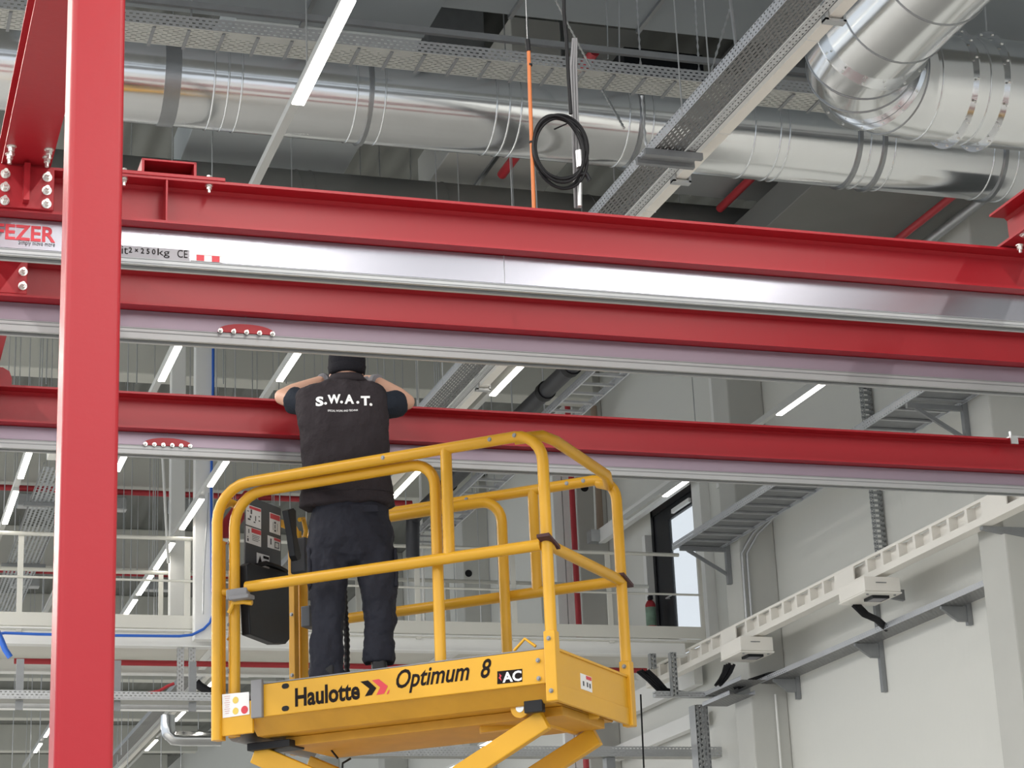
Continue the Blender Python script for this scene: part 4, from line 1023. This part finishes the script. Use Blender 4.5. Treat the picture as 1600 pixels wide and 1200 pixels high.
def rod_region(px, ya): return ('low beside the red column' if ya > 1000 else ('seen through the yellow guard rail' if px > 500 and ya > 700 else (('upper left' if ya < 700 else 'middle left')+' of the red column' if px < 90 else ('between the red column and the lift' if ya > 700 else ('right of the knit cap' if px > 560 else 'above the lowest beam, left of the worker')))))
ORD = ['leftmost', 'second', 'third', 'fourth', 'fifth', 'sixth', 'seventh', 'eighth', 'ninth', 'tenth', 'eleventh']
for (px, ya, yb, Y) in rodp:
    a, b_ = P(px, ya, Y=Y), P(px, yb, Y=Y); b_.x = a.x = (a.x+b_.x)/2; a.z = htop(a.x, Y) or 9.6
    th = .018 if px in (660,) else .007
    reg = rod_region(px, ya); od = ORD[sum(1 for q in rodp if rod_region(q[0], q[1]) == reg and q[0] < px and q[0] != 660)]
    hang('rod', [a, V(a.x, Y, b_.z)], '%s thin rod%s, %s' % (od, ' from the left' if od != 'leftmost' else '', reg) if th < .01 else 'thick white vertical rod beside the second guard rail post', th, WHT if th > .01 else GALV)
# orange cable, black cable with coil, grey conduit bundle behind the nearest beam
HY = 8.95
o = empty('orange_cable', P(836, 322, Y=HY), 'orange cable hanging vertically left of the black coil', 'cable')
MB().tube([P(826, 78, Y=HY), P(828, 150, Y=HY), P(831, 230, Y=HY), P(834, 322, Y=HY), P(835, 345, Y=HY)], .0095, 8).build('cable_sheath', ORNG, o, 60)
MB().tube([P(824, 62, Y=HY), P(826, 80, Y=HY)], .013, 8).build('cable_cap', BLK, o, 60)
MB().tube([P(820, -40, Y=HY), P(824, 64, Y=HY)], .002, 6).build('hanging_wire', GALV, o, 60)
for yy in (100, 221): MB().tube([P(826+yy*.02, yy, Y=HY), P(826+yy*.02, yy+3, Y=HY)], .012, 8).build('cable_tie', BLK, o, 60)
cbk = empty('black_cable', P(893, 190, Y=HY), 'thick black cable hanging from above and wound into a coil', 'cable')
def ell(cx_, cy_, rx, ry, a0, a1, dY=0, n=40, tilt=0):
    q = []
    for i in range(n+1):
        a = math.radians(a0+(a1-a0)*i/n); x, y = rx*math.cos(a), ry*math.sin(a); t = math.radians(tilt)
        q.append(P(cx_+x*math.cos(t)-y*math.sin(t), cy_-(x*math.sin(t)+y*math.cos(t)), Y=HY+dY))
    return q
MB().tube([P(881, -20, Y=HY-.02), P(881, 20, Y=HY-.02), P(885, 60, Y=HY-.02), P(888, 120, Y=HY-.02), P(892, 178, Y=HY-.02)], .0095, 8).build('hanging_length', BLK, cbk, 60)
for i, (a, b, c, d, t) in enumerate(((873, 233, 38, 53, 15), (877, 232, 40, 48, 10), (875, 240, 41, 56, 17), (872, 237, 37, 58, 14), (876, 229, 42, 50, 12))):
    MB().tube(ell(a, b, c, d, 0, 360, .012*i-.03, 48, t), .0075, 8, False).build('cable_loop', BLK, cbk, 60)
MB().tube([P(866, 202, Y=HY-.04), P(886, 193, Y=HY-.04)], .004, 6).build('cable_tie', BLK, cbk, 60)
cg = empty('conduit_bundle', P(905, 320, Y=HY+.06), 'bundle of grey cables hanging vertically behind the coil', 'cable')
for i, dx in enumerate((-4, 0, 4)):
    MB().tube([P(898+dx*.6, 60, Y=HY+.09), P(896+dx, 105, Y=HY+.09), P(899+dx, 200, Y=HY+.09), P(903+dx, 325, Y=HY+.09)], .0065, 8).build('cable_strand', GREY, cg, 60)
MB().tube([P(905, 236, Y=HY), P(907, 262, Y=HY)], .02, 12).build('clear_sleeve', GALV, cg, 60)
MB().tube([P(904, 272, Y=HY), P(916, 272, Y=HY+.0), P(921, 282, Y=HY)], .013, 8).build('plug', BLKP, cg, 60)
MB().tube([P(906, 286, Y=HY), P(906, 322, Y=HY)], .011, 8).build('connector', GALV, cg, 60)

# ------------------------------------------------------------------ steel walkway (mezzanine)
MY, MX1, MX0 = 25.0, 10.75, -12
mz = empty('walkway', (5, MY, 6.54), 'cream steel walkway with railings crossing the hall behind the lift', 'walkway')
MB().box(MX0, MX1, MY+.02, MY+1.9, 6.72, 6.765).build('deck_plate', RAILW, mz)
MB().box(MX0, MX1, MY, MY+.012, 6.766, 6.925).build('toe_board', RAILW, mz)
MB().extrude(isec(.16, .20, .008, .014, .01), (MX0, MY+.06, 6.745), (0, 1, 0), (0, 0, 1), (10.48-MX0, 0, 0)).build('edge_beam', WHT, mz)
MB().extrude(isec(.16, .20, .008, .014, .01), (MX0, MY+1.85, 6.745), (0, 1, 0), (0, 0, 1), (10.48-MX0, 0, 0)).build('edge_beam', WHT, mz)
zr, zm = P(840, 860, Y=MY).z, P(840, 923, Y=MY).z
MB().tube([V(MX0, MY, zr), V(P(1060, 864, Y=MY).x, MY, zr)], .024, 10).build('handrail', RAILW, mz, 60)
MB().tube([V(MX0, MY, zm), V(MX1-.05, MY, zm)], .014, 8).build('mid_rail', RAILW, mz, 60)
MB().tube([V(MX0, MY+1.85, zr), V(P(1013, 918, Y=MY+1.85).x, MY+1.85, zr)], .026, 10).build('handrail', RAILW, mz, 60)
for px, wd in ((1099, .035), (955, .05), (805, .05), (654, .05), (505, .05), (293, .055), (140, .05), (30, .05)):
    x = P(px, 960, Y=MY).x; MB().box(x-wd/2*1.3, x+wd/2*1.3, MY+.013, MY+.04, 6.70, zr if px < 1090 else zr-.02).build('rail_post', RAILW, mz)
for px in (251, 100, 400, 560, 700, 850):
    x = P(px, 960, Y=MY+1.85).x; MB().box(x-.03, x+.03, MY+1.84, MY+1.87, 6.766, zr).build('rail_post', RAILW, mz)
for x in [MX0+1.5*i for i in range(1, 15)]: MB().box(x-.04, x+.04, MY+.15, MY+1.78, 6.60, 6.715).build('joist', WHT, mz)
# white hanger posts
for i, (a, b, Y, zb) in enumerate(((265, 288, MY+1.7, 6.77), (303, 332, MY-.12, 6.6))):
    xa, xb = P(a, 800, Y=Y).x, P(b, 800, Y=Y).x
    o = MB().box(xa, xb, Y-.08, Y+.08, zb, 11.99).build('hanger_post', WHT, None, None, .01)
    tag(o, ('narrower white square steel post behind the walkway rail, left of the lift' if i == 0 else 'wider white square steel post next to the blue cable, left of the lift'), 'post')
pipe('brace_rod', [P(254, 712, Y=25.6), P(263, 880, Y=25.6)], .018, WHT, 'slim white brace rod leaning beside the left white post', 'rod')
pipe('brace_rod', [P(326, 770, Y=24.7), P(318, 900, Y=24.7), P(317, 960, Y=24.7)], .009, GALV, 'thin steel tie rod on the face of the right white post', 'rod')
BY = MY-.235
pts = [P(333, 545, Y=BY), P(333, 600, Y=BY), P(330, 760, Y=BY), P(331, 900, Y=BY), P(333, 960, Y=BY), P(328, 973, Y=BY), P(318, 983, Y=BY), P(300, 992, Y=BY), P(280, 994, Y=BY), P(180, 993, Y=BY), P(60, 991, Y=BY), P(8, 989, Y=BY), P(0, 990, Y=BY)]
pipe('blue_cable', pts, .017, BLUE, 'bright blue cable down the white post and along the walkway edge', 'cable', 8)
pipe('blue_hose', [P(-5, 985, Y=BY-.1), P(2, 1000, Y=BY-.1), P(8, 1015, Y=BY-.1), P(16, 1027, Y=BY-.1)], .035, BLUE, 'short blue hose end at the left edge below the walkway', 'hose')
pipe('sprinkler_pipe', [V(P(22, 1034, Y=25.9).x, 25.9, P(100, 1034, Y=25.9).z), V(P(1010, 1044, Y=25.9).x, 25.9, P(100, 1034, Y=25.9).z)], .035, PIPER, 'long red sprinkler pipe under the walkway', 'pipe', hang_z=6.7195)
m = MB(); m.bar(P(-10, 800, Y=28), P(-10, 800, Y=28)+V(.01, 0, 0), .01, .01) if False else None
# red pipes under roof beams
for (y, px0, px1, pyy, l_) in ((34.9, -20, 62, 756, 'far left'), (35.2, 165, 235, 770, 'just right of the red column'), (35.0, 380, 470, 790, 'behind the instruction board')):
    pass
ORD2 = ORD
for i, yb in enumerate((34.6, 40.6)):
    pipe('sprinkler_pipe', [V(-4, yb, 11.05), V(9.5, yb, 11.05)], .05, PIPER, '%s red sprinkler pipe hanging under a far roof beam' % ('nearer' if i == 0 else 'farther'), 'pipe')
    for k in range(7):
        x = -1+k*1.25+i*.4; tag(MB().box(x, x+.55, yb-.1, yb+.1, 10.72, 10.95).build('ceiling_unit', GALV, None, None, .02), 'small grey ceiling unit below the %s red pipe, %s%s' % ('nearer' if i == 0 else 'farther', ORD2[k], ' from the left' if k else ''), 'ceiling unit', '%s row of ceiling units' % ('nearer' if i == 0 else 'farther'))
# big dark red diagonal behind the instruction board
pipe('red_brace', [P(392, 775, Y=30), P(330, 860, Y=30)], .13, RED2, 'red round brace seen behind the instruction board, left end of the lift', 'brace')

# lower left services
z = P(150, 1098, Y=23.2).z
xtray(-3, P(345, 1092, Y=23.2).x, 23.0, 23.3, z, .09, 'horizontal perforated cable tray crossing low on the left behind the red column', side=SIDEX)
pipe('conduit', [V(-3, 23.7, z+.06), V(P(345, 1080, Y=23.7).x, 23.7, z+.06)], .045, GALV, 'silver pipe running just above the low left tray', 'pipe')
pipe('conduit', [V(-3, 24.3, P(60, 1106, Y=24.3).z), V(P(330, 1106, Y=24.3).x, 24.3, P(60, 1106, Y=24.3).z)], .03, WHT, 'thin white pipe just below the low left tray', 'pipe')
for i, px in enumerate((30, 182, 300)):
    x = P(px, 1080, Y=23.15).x; m = MB(); m.box(x-.04, x+.04, 23.1, 23.14, z-.1, z+.45)
    tag(m.build('strut_hanger', GALVD), 'dark strut hanger of the low left tray, %s' % ('left of the red column' if i == 0 else ('just right of the red column' if i == 1 else 'near the lift')), 'bracket')
for px in (350/4.7+0+225,):
    pass
for i, px in enumerate((282, 300)):
    a = P(px, 1020, Y=25.06); m = MB(); m.box(a.x-.04, a.x+.04, 25.04, 25.08, P(px, 1082, Y=25.06).z, 6.5449)
    tag(m.build('strut_hanger', slotted('strut_light', (.5, .5, .5), 2, 0, .05, .03, .5, .4)), 'pale slotted strut below the walkway, %s of the pair left of the lift' % ('left' if i == 0 else 'right'), 'bracket')
pts = [P(262, 1118, Y=36), P(262, 1135, Y=36), P(264, 1146, Y=36), P(271, 1153, Y=36), P(285, 1154, Y=36), P(345, 1154, Y=36)]
pipe('bent_duct', pts, .125, DUCT, 'small shiny bent round duct low on the left beside the lift', 'duct', 20)
pipe('black_hose', [P(306, 1066, Y=24.2), P(312, 1072, Y=24.2), P(322, 1078, Y=24.2), P(335, 1084, Y=24.2)], .05, BLK, 'short black hose end just left of the lift, low', 'hose')
pipe('orange_cable', [P(232, 1083, Y=23.6), P(248, 1080, Y=23.6), P(262, 1072, Y=23.6), P(272, 1068, Y=23.6)], .018, PIPER, 'thin red brown cable on the low left tray', 'cable', 8)
c = P(385, 1010, Y=27.5)
m = MB(); m.box(c.x-.2, c.x+.05, 27.3, 27.6, c.z-.4, c.z+.5); tag(m.build('white_cabinet', WHT, None, None, .01), 'white cabinet partly seen through the left end of the lift', 'box')

# ------------------------------------------------------------------ right wall fittings
# door with black frame and daylight
dr = empty('door_1', (XW, 27.05, DZ0)); struct(dr)
GLS, nt_, b_g = nodes('clear_glass'); b_g.inputs['Base Color'].default_value = (.9, .96, 1, 1); b_g.inputs['Alpha'].default_value = .12; b_g.inputs['Roughness'].default_value = .02
fy0, fy1 = DY0, DY1
def dbox(y0, y1, z0, z1, name, mat, x0=XW-.02, x1=XW+.08, par=None): return MB().box(x0, x1, y0, y1, z0, z1).build(name, mat, par or dr)
dbox(fy0, fy0+.05, DZ0, DZ1, 'door_frame', BLKP); dbox(fy1-.08, fy1, DZ0, DZ1, 'door_frame', BLKP); dbox(fy0, fy1, DZ1-.10, DZ1, 'door_frame', BLKP)
dbox(fy1-.62, fy1-.08, DZ0, DZ1-.1, 'door_stile', BLKP, XW+.0, XW+.05); dbox(fy0+.05, fy1-.62, DZ1-.28, DZ1-.1, 'door_rail', BLKP, XW, XW+.05)
dbox(fy0+.05, fy1-.62, DZ0, DZ1-.28, 'glass_pane', GLS, XW+.02, XW+.03)
MB().box(XW-.06, XW-.02, fy0+.25, fy1-.9, DZ1-.26, DZ1-.2).build('door_closer', WHT, dr)
MB().tube([V(XW, fy1-.5, 7.85), V(XW-.06, fy1-.5, 7.85), V(XW-.06, fy1-.7, 7.85)], .012, 8).build('door_handle', GALV, dr, 60)
bl = MB(); bl.box(16, 16.2, 24, 29, 6.4, 7.2); tag(bl.build('outside_building', paint('pale_blue_facade', (.35, .52, .75), .6)), 'pale blue structure outside, seen through the door glass', 'building')
# fire extinguisher beside the door
c = P(1017, 958, X=11.12)
fe = empty('fire_extinguisher', (c.x, c.y, c.z-.25), 'red fire extinguisher with green and blue label, left of the black door', 'extinguisher')
m = MB(); m.tube([c+V(0, 0, -.25), c+V(0, 0, -.22), c+V(0, 0, .12), c+V(0, 0, .17), c+V(0, 0, .19)], [.06, .075, .075, .05, .025], 20); m.build('cylinder_body', PIPER, fe, 40)
m = MB(); m.tube([c+V(0, 0, -.19), c+V(0, 0, .08)], .0765, 20, False); m.build('label_wrap', paint('green_blue_label', (.20, .30, .22), .5, 0, .6, 9), fe, 40)
m = MB(); m.box(c.x-.03, c.x+.03, c.y-.05, c.y+.03, c.z+.19, c.z+.25); m.build('valve_head', BLK, fe, None, .008)
m = MB(); m.box(XW-.10, XW-.001, c.y+.08, c.y+.2, 6.78, 7.6); 
tag(MB().box(XW-.12, XW-.001, fy1+.02, fy1+.14, 6.78, 8.9).build('door_jamb_post', WHT), 'white upright between the fire extinguisher and the black door', 'post')
tag(MB().box(XW-.14, XW-.001, fy0-.35, fy0-.06, 6.78, 9.6).build('door_jamb_post', WHT), 'white upright panel to the right of the door glass', 'post')
# white beam and column near the door
a, b_ = P(940, 838, X=11.0), P(1072, 748, X=11.0)
tag(MB().box(10.95, 11.05, b_.y, a.y, a.z-.11, a.z+.11).build('white_beam', WHT, None, None, .005), 'white horizontal beam slanting down left from above the black door', 'beam')
xw = P(1112, 600, Y=24.9).x; xw2 = P(1136, 600, Y=24.9).x
tag(MB().box(xw, xw2, 24.85, 25.0, 8.8, 11.99).build('white_post', WHT, None, None, .005), 'white post above the lowest beam, left of the vertical wire ladder', 'post')
a = P(1180, 620, Y=24.3)
r_ = empty('vertical_ladder', (a.x, 24.3, 8), 'narrow vertical wire cable ladder beside the white post, upper right', 'cable ladder')
for dx in (-.09, .09): MB().tube([V(a.x+dx, 24.3, 8.6), V(a.x+dx, 24.3, 11.9)], .014, 8).build('ladder_rail', GALVD, r_, 60)
for k in range(10): MB().tube([V(a.x-.09, 24.3, 8.8+k*.3), V(a.x+.09, 24.3, 8.88+k*.3)], .009, 6).build('ladder_rung', GALV, r_, 60)
# profiles and pipes at the third column
for i, (px, w_, mt, lb, nm) in enumerate(((868, .07, WHT, 'white vertical profile left of the red riser, left one of the pair', 'white_profile'), (881, .05, WHT, 'white vertical profile beside the red riser, right one of the pair', 'white_profile'))):
    a, b_ = P(px, 750, Y=29.5), P(px+3, 975, Y=29.5); tag(MB().box(a.x-w_, a.x+w_, 29.45, 29.55, .001, 10.8).build(nm, mt), lb, 'profile')
a = P(899, 870, Y=29.3); pipe('riser_pipe', [V(a.x, 29.3, .001), V(a.x, 29.3, 11.3)], .045, PIPER, 'red vertical riser pipe in front of the concrete column', 'pipe')
a = P(936, 790, Y=29.4); pipe('riser_pipe', [V(a.x, 29.4, P(936, 838, Y=29.4).z), V(a.x, 29.4, 11.3)], .055, PIPET, 'tan vertical pipe on the concrete column above the white beam', 'pipe')
a = P(932, 838, Y=29.3); tag(MB().box(a.x-.12, a.x+.1, 29.2, 29.4, a.z-.1, a.z+.08).build('pipe_support', GALV), 'small grey pipe support below the tan pipe', 'bracket')
pipe('conduit', [P(928, 755, Y=29.25), P(930, 800, Y=29.25), P(931, 845, Y=29.25)], .015, WHT, 'thin white conduit beside the tan pipe', 'pipe', 8)

# white slotted cable duct along the wall
WX = 10.55
zb_, zt_ = P(1375, 897, X=WX).z, P(1375, 860, X=WX).z
y0_, y1_ = 15.6, P(1010, 1062, X=WX).y
wd_ = empty('white_cable_duct', (WX, y0_, zb_), 'white slotted cable duct along the right wall, slanting across the picture', 'cable duct')
MB().box(WX-.012, WX+.02, y0_, y1_, zt_-.03, zt_).build('top_rail', CREAM, wd_)
m = MB(); m.box(WX-.012, WX+.006, y0_, y1_, zb_, zb_+.07); m.box(WX-.012, WX+.12, y0_, y1_, zb_-.006, zb_); m.build('bottom_rail', CREAM, wd_)
MB().box(WX+.09, WX+.10, y0_, y1_, zb_, zt_-.01).build('back_plate', CREAM, wd_)
y = y0_+.1; k = 0
while y < y1_:
    if k % 9 in (4, ): MB().box(WX-.010, WX+.004, y-.05, y+.42, zb_+.07, zt_-.03).build('closed_panel', CREAM, wd_)
    else: MB().box(WX-.008, WX+.09, y-.025, y+.025, zb_+.05, zt_-.02).build('divider', CREAM, wd_)
    y += .36; k += 1
for (px, py) in ((1345, 873), (1160, 965)):
    pass
# junction boxes below the duct
def jbox(pn, pright, pfar, ptopy, label):
    bx_ = 10.33; c = P(*pn, X=bx_); xr = P(pright, pn[1], Y=c.y).x; far = P(*pfar, X=bx_).y; zt2 = P(pn[0], ptopy, X=bx_).z
    r_ = empty('junction_box', ((bx_+xr)/2, c.y, c.z), label, 'box', None)
    MB().box(bx_, xr, c.y, far, c.z+.022, zt2).build('box_body', CREAM, r_, None, .006)
    MB().box(bx_-.008, xr+.008, c.y-.008, far+.008, c.z, c.z+.018).build('box_lid', CREAM, r_, None, .004)
    mx, my = (bx_+xr)/2+.02, c.y+(far-c.y)*.32
    f = MB(); f.box(mx-.10, mx+.10, my-.10, my+.10, c.z-.03, c.z-.0005); fo = f.build('meter_window', BLKP, r_)
    MB().box(mx-.075, mx+.075, my-.075, my+.075, c.z-.033, c.z-.0305).build('window_pane', STKG, fo)
    MB().box(mx-.06, mx+.08, c.y-.103, c.y-.101, c.z-.0, c.z) if False else None
    m = MB(); m.box(bx_+.13, bx_+.25, c.y-.02, c.y-.009, zt2-.07, zt2-.062); m.build('box_latch', GALVD, r_)
    for dx in (.05, xr-bx_-.05):
        MB().cyl((bx_+dx, c.y+.05, c.z-.012), (bx_+dx, c.y+.05, c.z-.0005), .014, 10).build('lid_screw', GALVD, r_)
    return c, xr, far, zt2
j2 = jbox((1352, 926), 1408, (1312, 948), 899, 'larger white junction box under the cable duct, right one with a meter window')
j1 = jbox((1158, 1019), 1209, (1127, 1036), 993, 'smaller white junction box under the cable duct, left one near the concrete column')
# lower cable tray on brackets
LX = 10.93
z = P(1330, 1006, X=LX).z; ya, yb = 18.13, 23.84
ytray(LX, LX+.28, ya, yb, z, .06, 'long narrow perforated tray on brackets below the white junction boxes')
def wbracket(y, z, x0, label, strut=None):
    r_ = empty('wall_bracket', (x0, y, z-.12), label, 'bracket')
    m = MB(); m.extrude([(0, 0), (XW-.06-x0, 0), (XW-.06-x0, -.16), (XW-.16-x0, -.16), (0, -.03)], (x0, y-.02, z-.004), (1, 0, 0), (0, 0, 1), (0, .04, 0)); m.build('bracket_arm', GALVD, r_)
    if strut: MB().box(XW-.06, XW-.005, y-.03, y+.03, z-strut[0], z+strut[1]).build('wall_strut', GALVD, r_)
for (px, py, s_, lb) in ((1505, 930, (.2, .12), 'bracket of the lower tray beside the nearest concrete column'), (1370, 1005, (.55, .7), 'bracket of the lower tray with a long strut, below the larger junction box'), (1240, 1055, (.25, .1), 'bracket of the lower tray right of the smaller junction box')):
    y = P(px, py, X=LX+.3).y; wbracket(y, z, LX+.02, lb, s_)
for (px, py, lb) in ((1545, 828, 'dark bracket under the white cable duct, upper right'), (1345, 930, 'dark bracket under the white cable duct, beside the larger junction box')):
    y = P(px, py, X=WX+.1).y; m = MB(); m.extrude([(0, 0), (.6, 0), (.6, -.12), (0, -.03)], (WX+.02, y-.03, zb_-.01), (1, 0, 0), (0, 0, 1), (0, .06, 0)); tag(m.build('wall_bracket', GALVD), lb, 'bracket')
# brackets of the upper wall ladder
for (yy, lb) in ((24.15, 'triangular bracket holding the end of the wide wall ladder, right of the door'), (18.05, 'triangular bracket of the wide wall ladder, upper right above the lowest beam')):
    r_ = empty('wall_bracket', (10.2, yy, 7.4), lb, 'bracket')
    MB().box(10.12, 10.79, yy-.02, yy+.02, 7.72, 7.77).build('bracket_arm', GALVD, r_)
    m = MB(); m.bar((10.22, yy, 7.73), (10.76, yy, 7.42), .03, .04); m.build('bracket_brace', GALVD, r_)
    MB().box(10.74, 10.798, yy-.03, yy+.03, 7.3, 7.85).build('bracket_plate', GALVD, r_)
# vertical slotted strut on the wall
a = P(1360, 730, X=11.2)
tag(MB().box(11.18, 11.28, a.y-.06, a.y+.06, 6.75, 10.5).build('wall_strut', STRUTY), 'dark slotted vertical strut on the light wall above the cable duct', 'strut')
# conduits on the second column
xq = P(1163, 920, Y=23.8).x
for i, dx in enumerate((0, .07)):
    pipe('conduit', [V(xq+dx, 23.8, 6.75), V(xq+dx, 23.8, 7.62), V(xq+dx+.12, 23.7, 7.85), V(xq+dx+.32, 23.6, 8.05)], .018, GALV, 'grey conduit bending at its top on the concrete column, %s of two' % ('left' if i == 0 else 'right'), 'pipe', 8)
xq = P(1216, 1130, Y=23.8).x; pipe('conduit', [V(xq, 23.82, 0.01), V(xq, 23.82, 5.85)], .014, WHT, 'thin white conduit on the concrete column below the lower tray', 'pipe', 8)
# black cable bundles
def bundle(ptsf, n, r_, label, spread=.03):
    ro = empty('cable_bundle', ptsf[-1], label, 'cable')
    for k in range(n):
        dx, dz = spread*(k-(n-1)/2), spread*.4*((k*7) % 3-1)
        MB().tube([p+V(dx*(1-.5*i/len(ptsf)), 0, dz) for i, p in enumerate(ptsf)], r_, 8).build('cable_strand', BLK, ro, 60)
c = j2[0]; bundle([P(1336, 944, X=10.5), P(1352, 960, X=10.6), P(1370, 968, X=10.8), P(1387, 983, X=11.0)], 3, .02, 'black cables dropping from the larger junction box to the lower tray')
c = j1[0]; bundle([P(1140, 1038, Y=c.y+.3), P(1136, 1050, Y=c.y+.3), P(1130, 1060, Y=c.y+.3), P(1122, 1070, Y=c.y+.3)], 5, .018, 'black cables dropping from the smaller junction box')
bundle([P(1225, 1050, X=11.0), P(1200, 1054, Y=23.75), P(1170, 1064, Y=23.7), P(1150, 1074, X=10.6)], 4, .018, 'black cable bundle lying on the lower tray end')
bundle([P(1004, 1048, Y=24.6), P(1020, 1062, Y=24.6), P(1035, 1078, Y=24.6), P(1060, 1083, Y=24.6), P(1100, 1087, Y=24.6)], 6, .016, 'thick black and grey cable bundle sagging below the walkway, right of the lift')
# support frame and trays right of the lift
m = MB(); x0_, x1_ = P(1022, 1085, Y=24.5).x, P(1150, 1090, Y=24.5).x; zz = P(1080, 1090, Y=24.5).z
tag(MB().box(x0_, x1_, 24.45, 24.55, zz, zz+.07).build('support_strut', SIDEX), 'horizontal slotted strut carrying the sagging cables, right of the lift', 'strut')
a = P(1050, 1020, Y=24.4); tag(MB().box(a.x-.04, a.x+.04, 24.36, 24.44, zz, P(1050, 1020, Y=24.4).z).build('support_strut', STRUT), 'upright slotted strut in front of the end of the white cable duct', 'strut')
a = P(1019, 1030, Y=24.9); tag(MB().box(a.x-.04, a.x+.04, 24.86, 24.94, P(1019, 1045, Y=24.9).z, 6.54).build('support_strut', STRUT), 'short clamp strut hanging under the walkway near the duct end', 'strut')
a = P(1094, 1150, Y=25.2); tag(MB().box(a.x-.09, a.x+.09, 25.1, 25.3, 1.0, P(1094, 1103, Y=25.2).z).build('tray_riser', slotted('riser_slots', (.40, .41, .42), 2, 0, .07, .05, .6, .45)), 'wide vertical perforated tray at the bottom, left of the concrete column', 'cable tray')
z = P(1000, 1182, Y=26.0).z; xtray(P(500, 1180, Y=26).x, P(1145, 1170, Y=26).x, 26.0, 26.25, z, .13, 'horizontal perforated tray along the bottom, behind the scissor arms')
for i, (pa, pb) in enumerate((((1158, 1062), (1100, 1088)), ((1140, 1085), (1098, 1108)))):
    xx_ = 10.45; A, B = P(*pa, X=xx_), P(*pb, X=xx_)
    ytray(xx_, xx_+.34, A.y, B.y, A.z, .05, 'short stub tray beside the concrete column, %s of the two stacked' % ('upper' if i == 0 else 'lower'))
a = P(640, 1170, Y=26.4)
c = P(961, 1190, Y=25.9); tag(MB().box(c.x-.06, c.x+.06, 26.05, 26.2, z-.7, z-.005).build('support_strut', GALVD), 'short dark bracket under the bottom tray, right of the scissor arms', 'bracket')
# pale horizontal rails along the wall below the walkway
for i, (pa, pb, h_) in enumerate((((1090, 1052), (960, 1110), .3), ((1100, 1120), (960, 1170), .2))):
    A, B = P(*pa, X=11.15), P(*pb, X=11.15); tag(MB().box(11.1, 11.22, A.y, B.y, A.z-h_/2, A.z+h_/2).build('wall_rail', WHT), 'pale horizontal wall rail below the walkway, %s one' % ('upper' if i == 0 else 'lower'), 'rail')
pipe('wire', [P(1001, 1085, Y=25.6), P(1006, 1200, Y=25.6)], .012, BLK, 'thin dark vertical wire right of the lift end', 'cable', 6)
